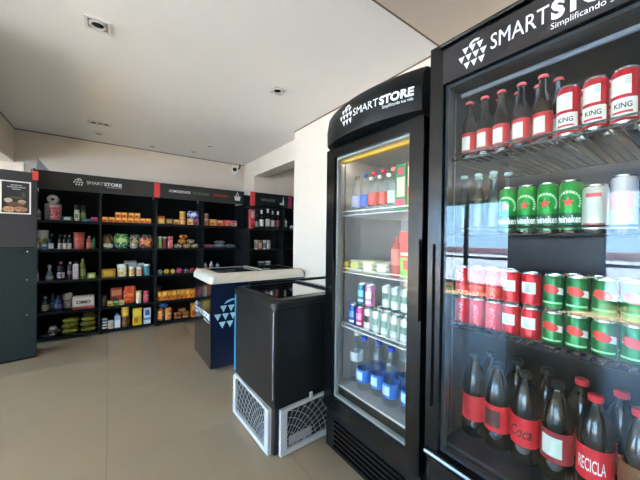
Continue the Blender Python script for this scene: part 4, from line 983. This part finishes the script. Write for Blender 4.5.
for y, d_, k in ((.608, 'large cola bottle with plain red label and black cap', dict(cap=(24, 24, 26))), (.516, 'large cola bottle with dark oval on its red label', dict(cap=(24, 24, 26), lc2=(70, 30, 34))),
               (.42, 'large cola bottle with dark script on its red label', dict(cap=(20, 20, 22), txt='Coca', tcol=(40, 12, 16), shear=.3)), (.324, 'large cola bottle with pale nutrition panel', dict(cap=(24, 24, 26), lc=(150, 40, 50), lc2=(196, 206, 196))),
               (.226, 'large cola bottle with red cap and recycling label', dict(cap=(216, 44, 58), txt='RECICLA', tcol=(236, 226, 216))), (.128, 'large cola bottle with red cap and brown label', dict(cap=(216, 44, 58), lc=(120, 76, 48)))):
    put('bottle', 1.27, y, .472, d_ + ' ' + U4, **dict(cola, **k))
for y in (.585, .485, .385): put('bottle', 1.375, y, .472, 'black-capped cola bottle in the row behind ' + U4, **dict(cola, cap=(24, 24, 26)))
for y in (.282, .182, .08): put('bottle', 1.375, y, .472, 'red-capped cola bottle in the row behind ' + U4, **dict(cola, cap=(216, 44, 58)))

# ------------------------------------------------------------------ ceiling fittings and camera
m_lamp = mat((222, 216, 208), .5)
def downlight(x, y, label, s=.13, n=1):
    t = thing('recessed_downlight', label, 'light', (x, y, ZC))
    f = MB(); w = s * n / 2; h = s / 2
    for (a, b_, c, d) in ((-w, w, -h, -h + .014), (-w, w, h - .014, h), (-w, -w + .014, -h + .014, h - .014), (w - .014, w, -h + .014, h - .014)): f.box(a, b_, c, d, -.010, -.0005, m_lamp)
    f.build('frame', t, smooth=False)
    MB().box(-w + .014, w - .014, -h + .014, h - .014, -.003, -.0005, mat((150, 144, 136), .6)).build('recess', t, smooth=False)
    for i in range(n):
        cx = (i - (n - 1) / 2) * s
        MB().lathe([(.046, -.0035), (.046, -.009), (.036, -.012), (.032, -.006), (.0, -.005)], m_lamp, 20).build('gimbal_ring', t, loc=(cx, 0, 0))
        MB().lathe([(.030, -.0065), (.018, -.011), (.0, -.012)], mat((46, 42, 40), .2), 16).build('lens', t, loc=(cx, 0, 0))
    return t
downlight(-.065, 2.29, 'square recessed downlight nearest the shelving header logo side')
bpy.data.objects['recessed_downlight']['label'] = 'square recessed downlight, the largest on the open ceiling'
downlight(1.205, 2.33, 'square recessed downlight above the black chest freezer', .12)
downlight(-.097, 4.28, 'double recessed downlight above the header logo', .12, 2)
downlight(1.17, 4.36, 'square recessed downlight near the security camera', .12)
for (x, y, l) in ((-.12, 4.72, 'small flush ceiling disc above the header logo'), (.50, 4.90, 'small flush ceiling disc above the red header block'), (1.05, 4.80, 'small flush ceiling disc near the security camera')):
    t = thing('ceiling_disc', l, 'light', (x, y, ZC))
    MB().lathe([(.05, -.0005), (.05, -.006), (.04, -.009), (0, -.009)], m_lamp, 20).build('ring', t); MB().lathe([(.03, -.0095), (.02, -.011), (0, -.011)], mat((150, 140, 130), .4), 14).build('lens', t)
sc = thing('security_camera', 'white bullet security camera under the ceiling corner', 'camera', (1.77, 5.0, 2.455), R(-20)); sc.scale = (1.4, 1.4, 1.4)
MB().lathe([(0, .0), (.035, .0), (.035, .012), (0, .012)], m_white, 16).build('mount', sc, loc=(.06, .06, .0975))
MB().tube([(.06, .06, .098), (.06, .04, .05), (.02, .0, .01)], .011, mat((60, 58, 56), .5), 8).build('arm', sc)
bc = MB().lathe([(0, -.075), (.034, -.075), (.04, -.068), (.04, .06), (.03, .07), (0, .07)], m_white, 18); bc.v = [(x, z, y) for x, y, z in bc.v]; bo = bc.build('housing', sc, loc=(0, 0, 0))
lc = MB().lathe([(0, -.0772), (.022, -.0772), (.024, -.0752)], mat((14, 14, 15), .1), 16); lc.v = [(x, z, y) for x, y, z in lc.v]; lc.build('lens', sc)
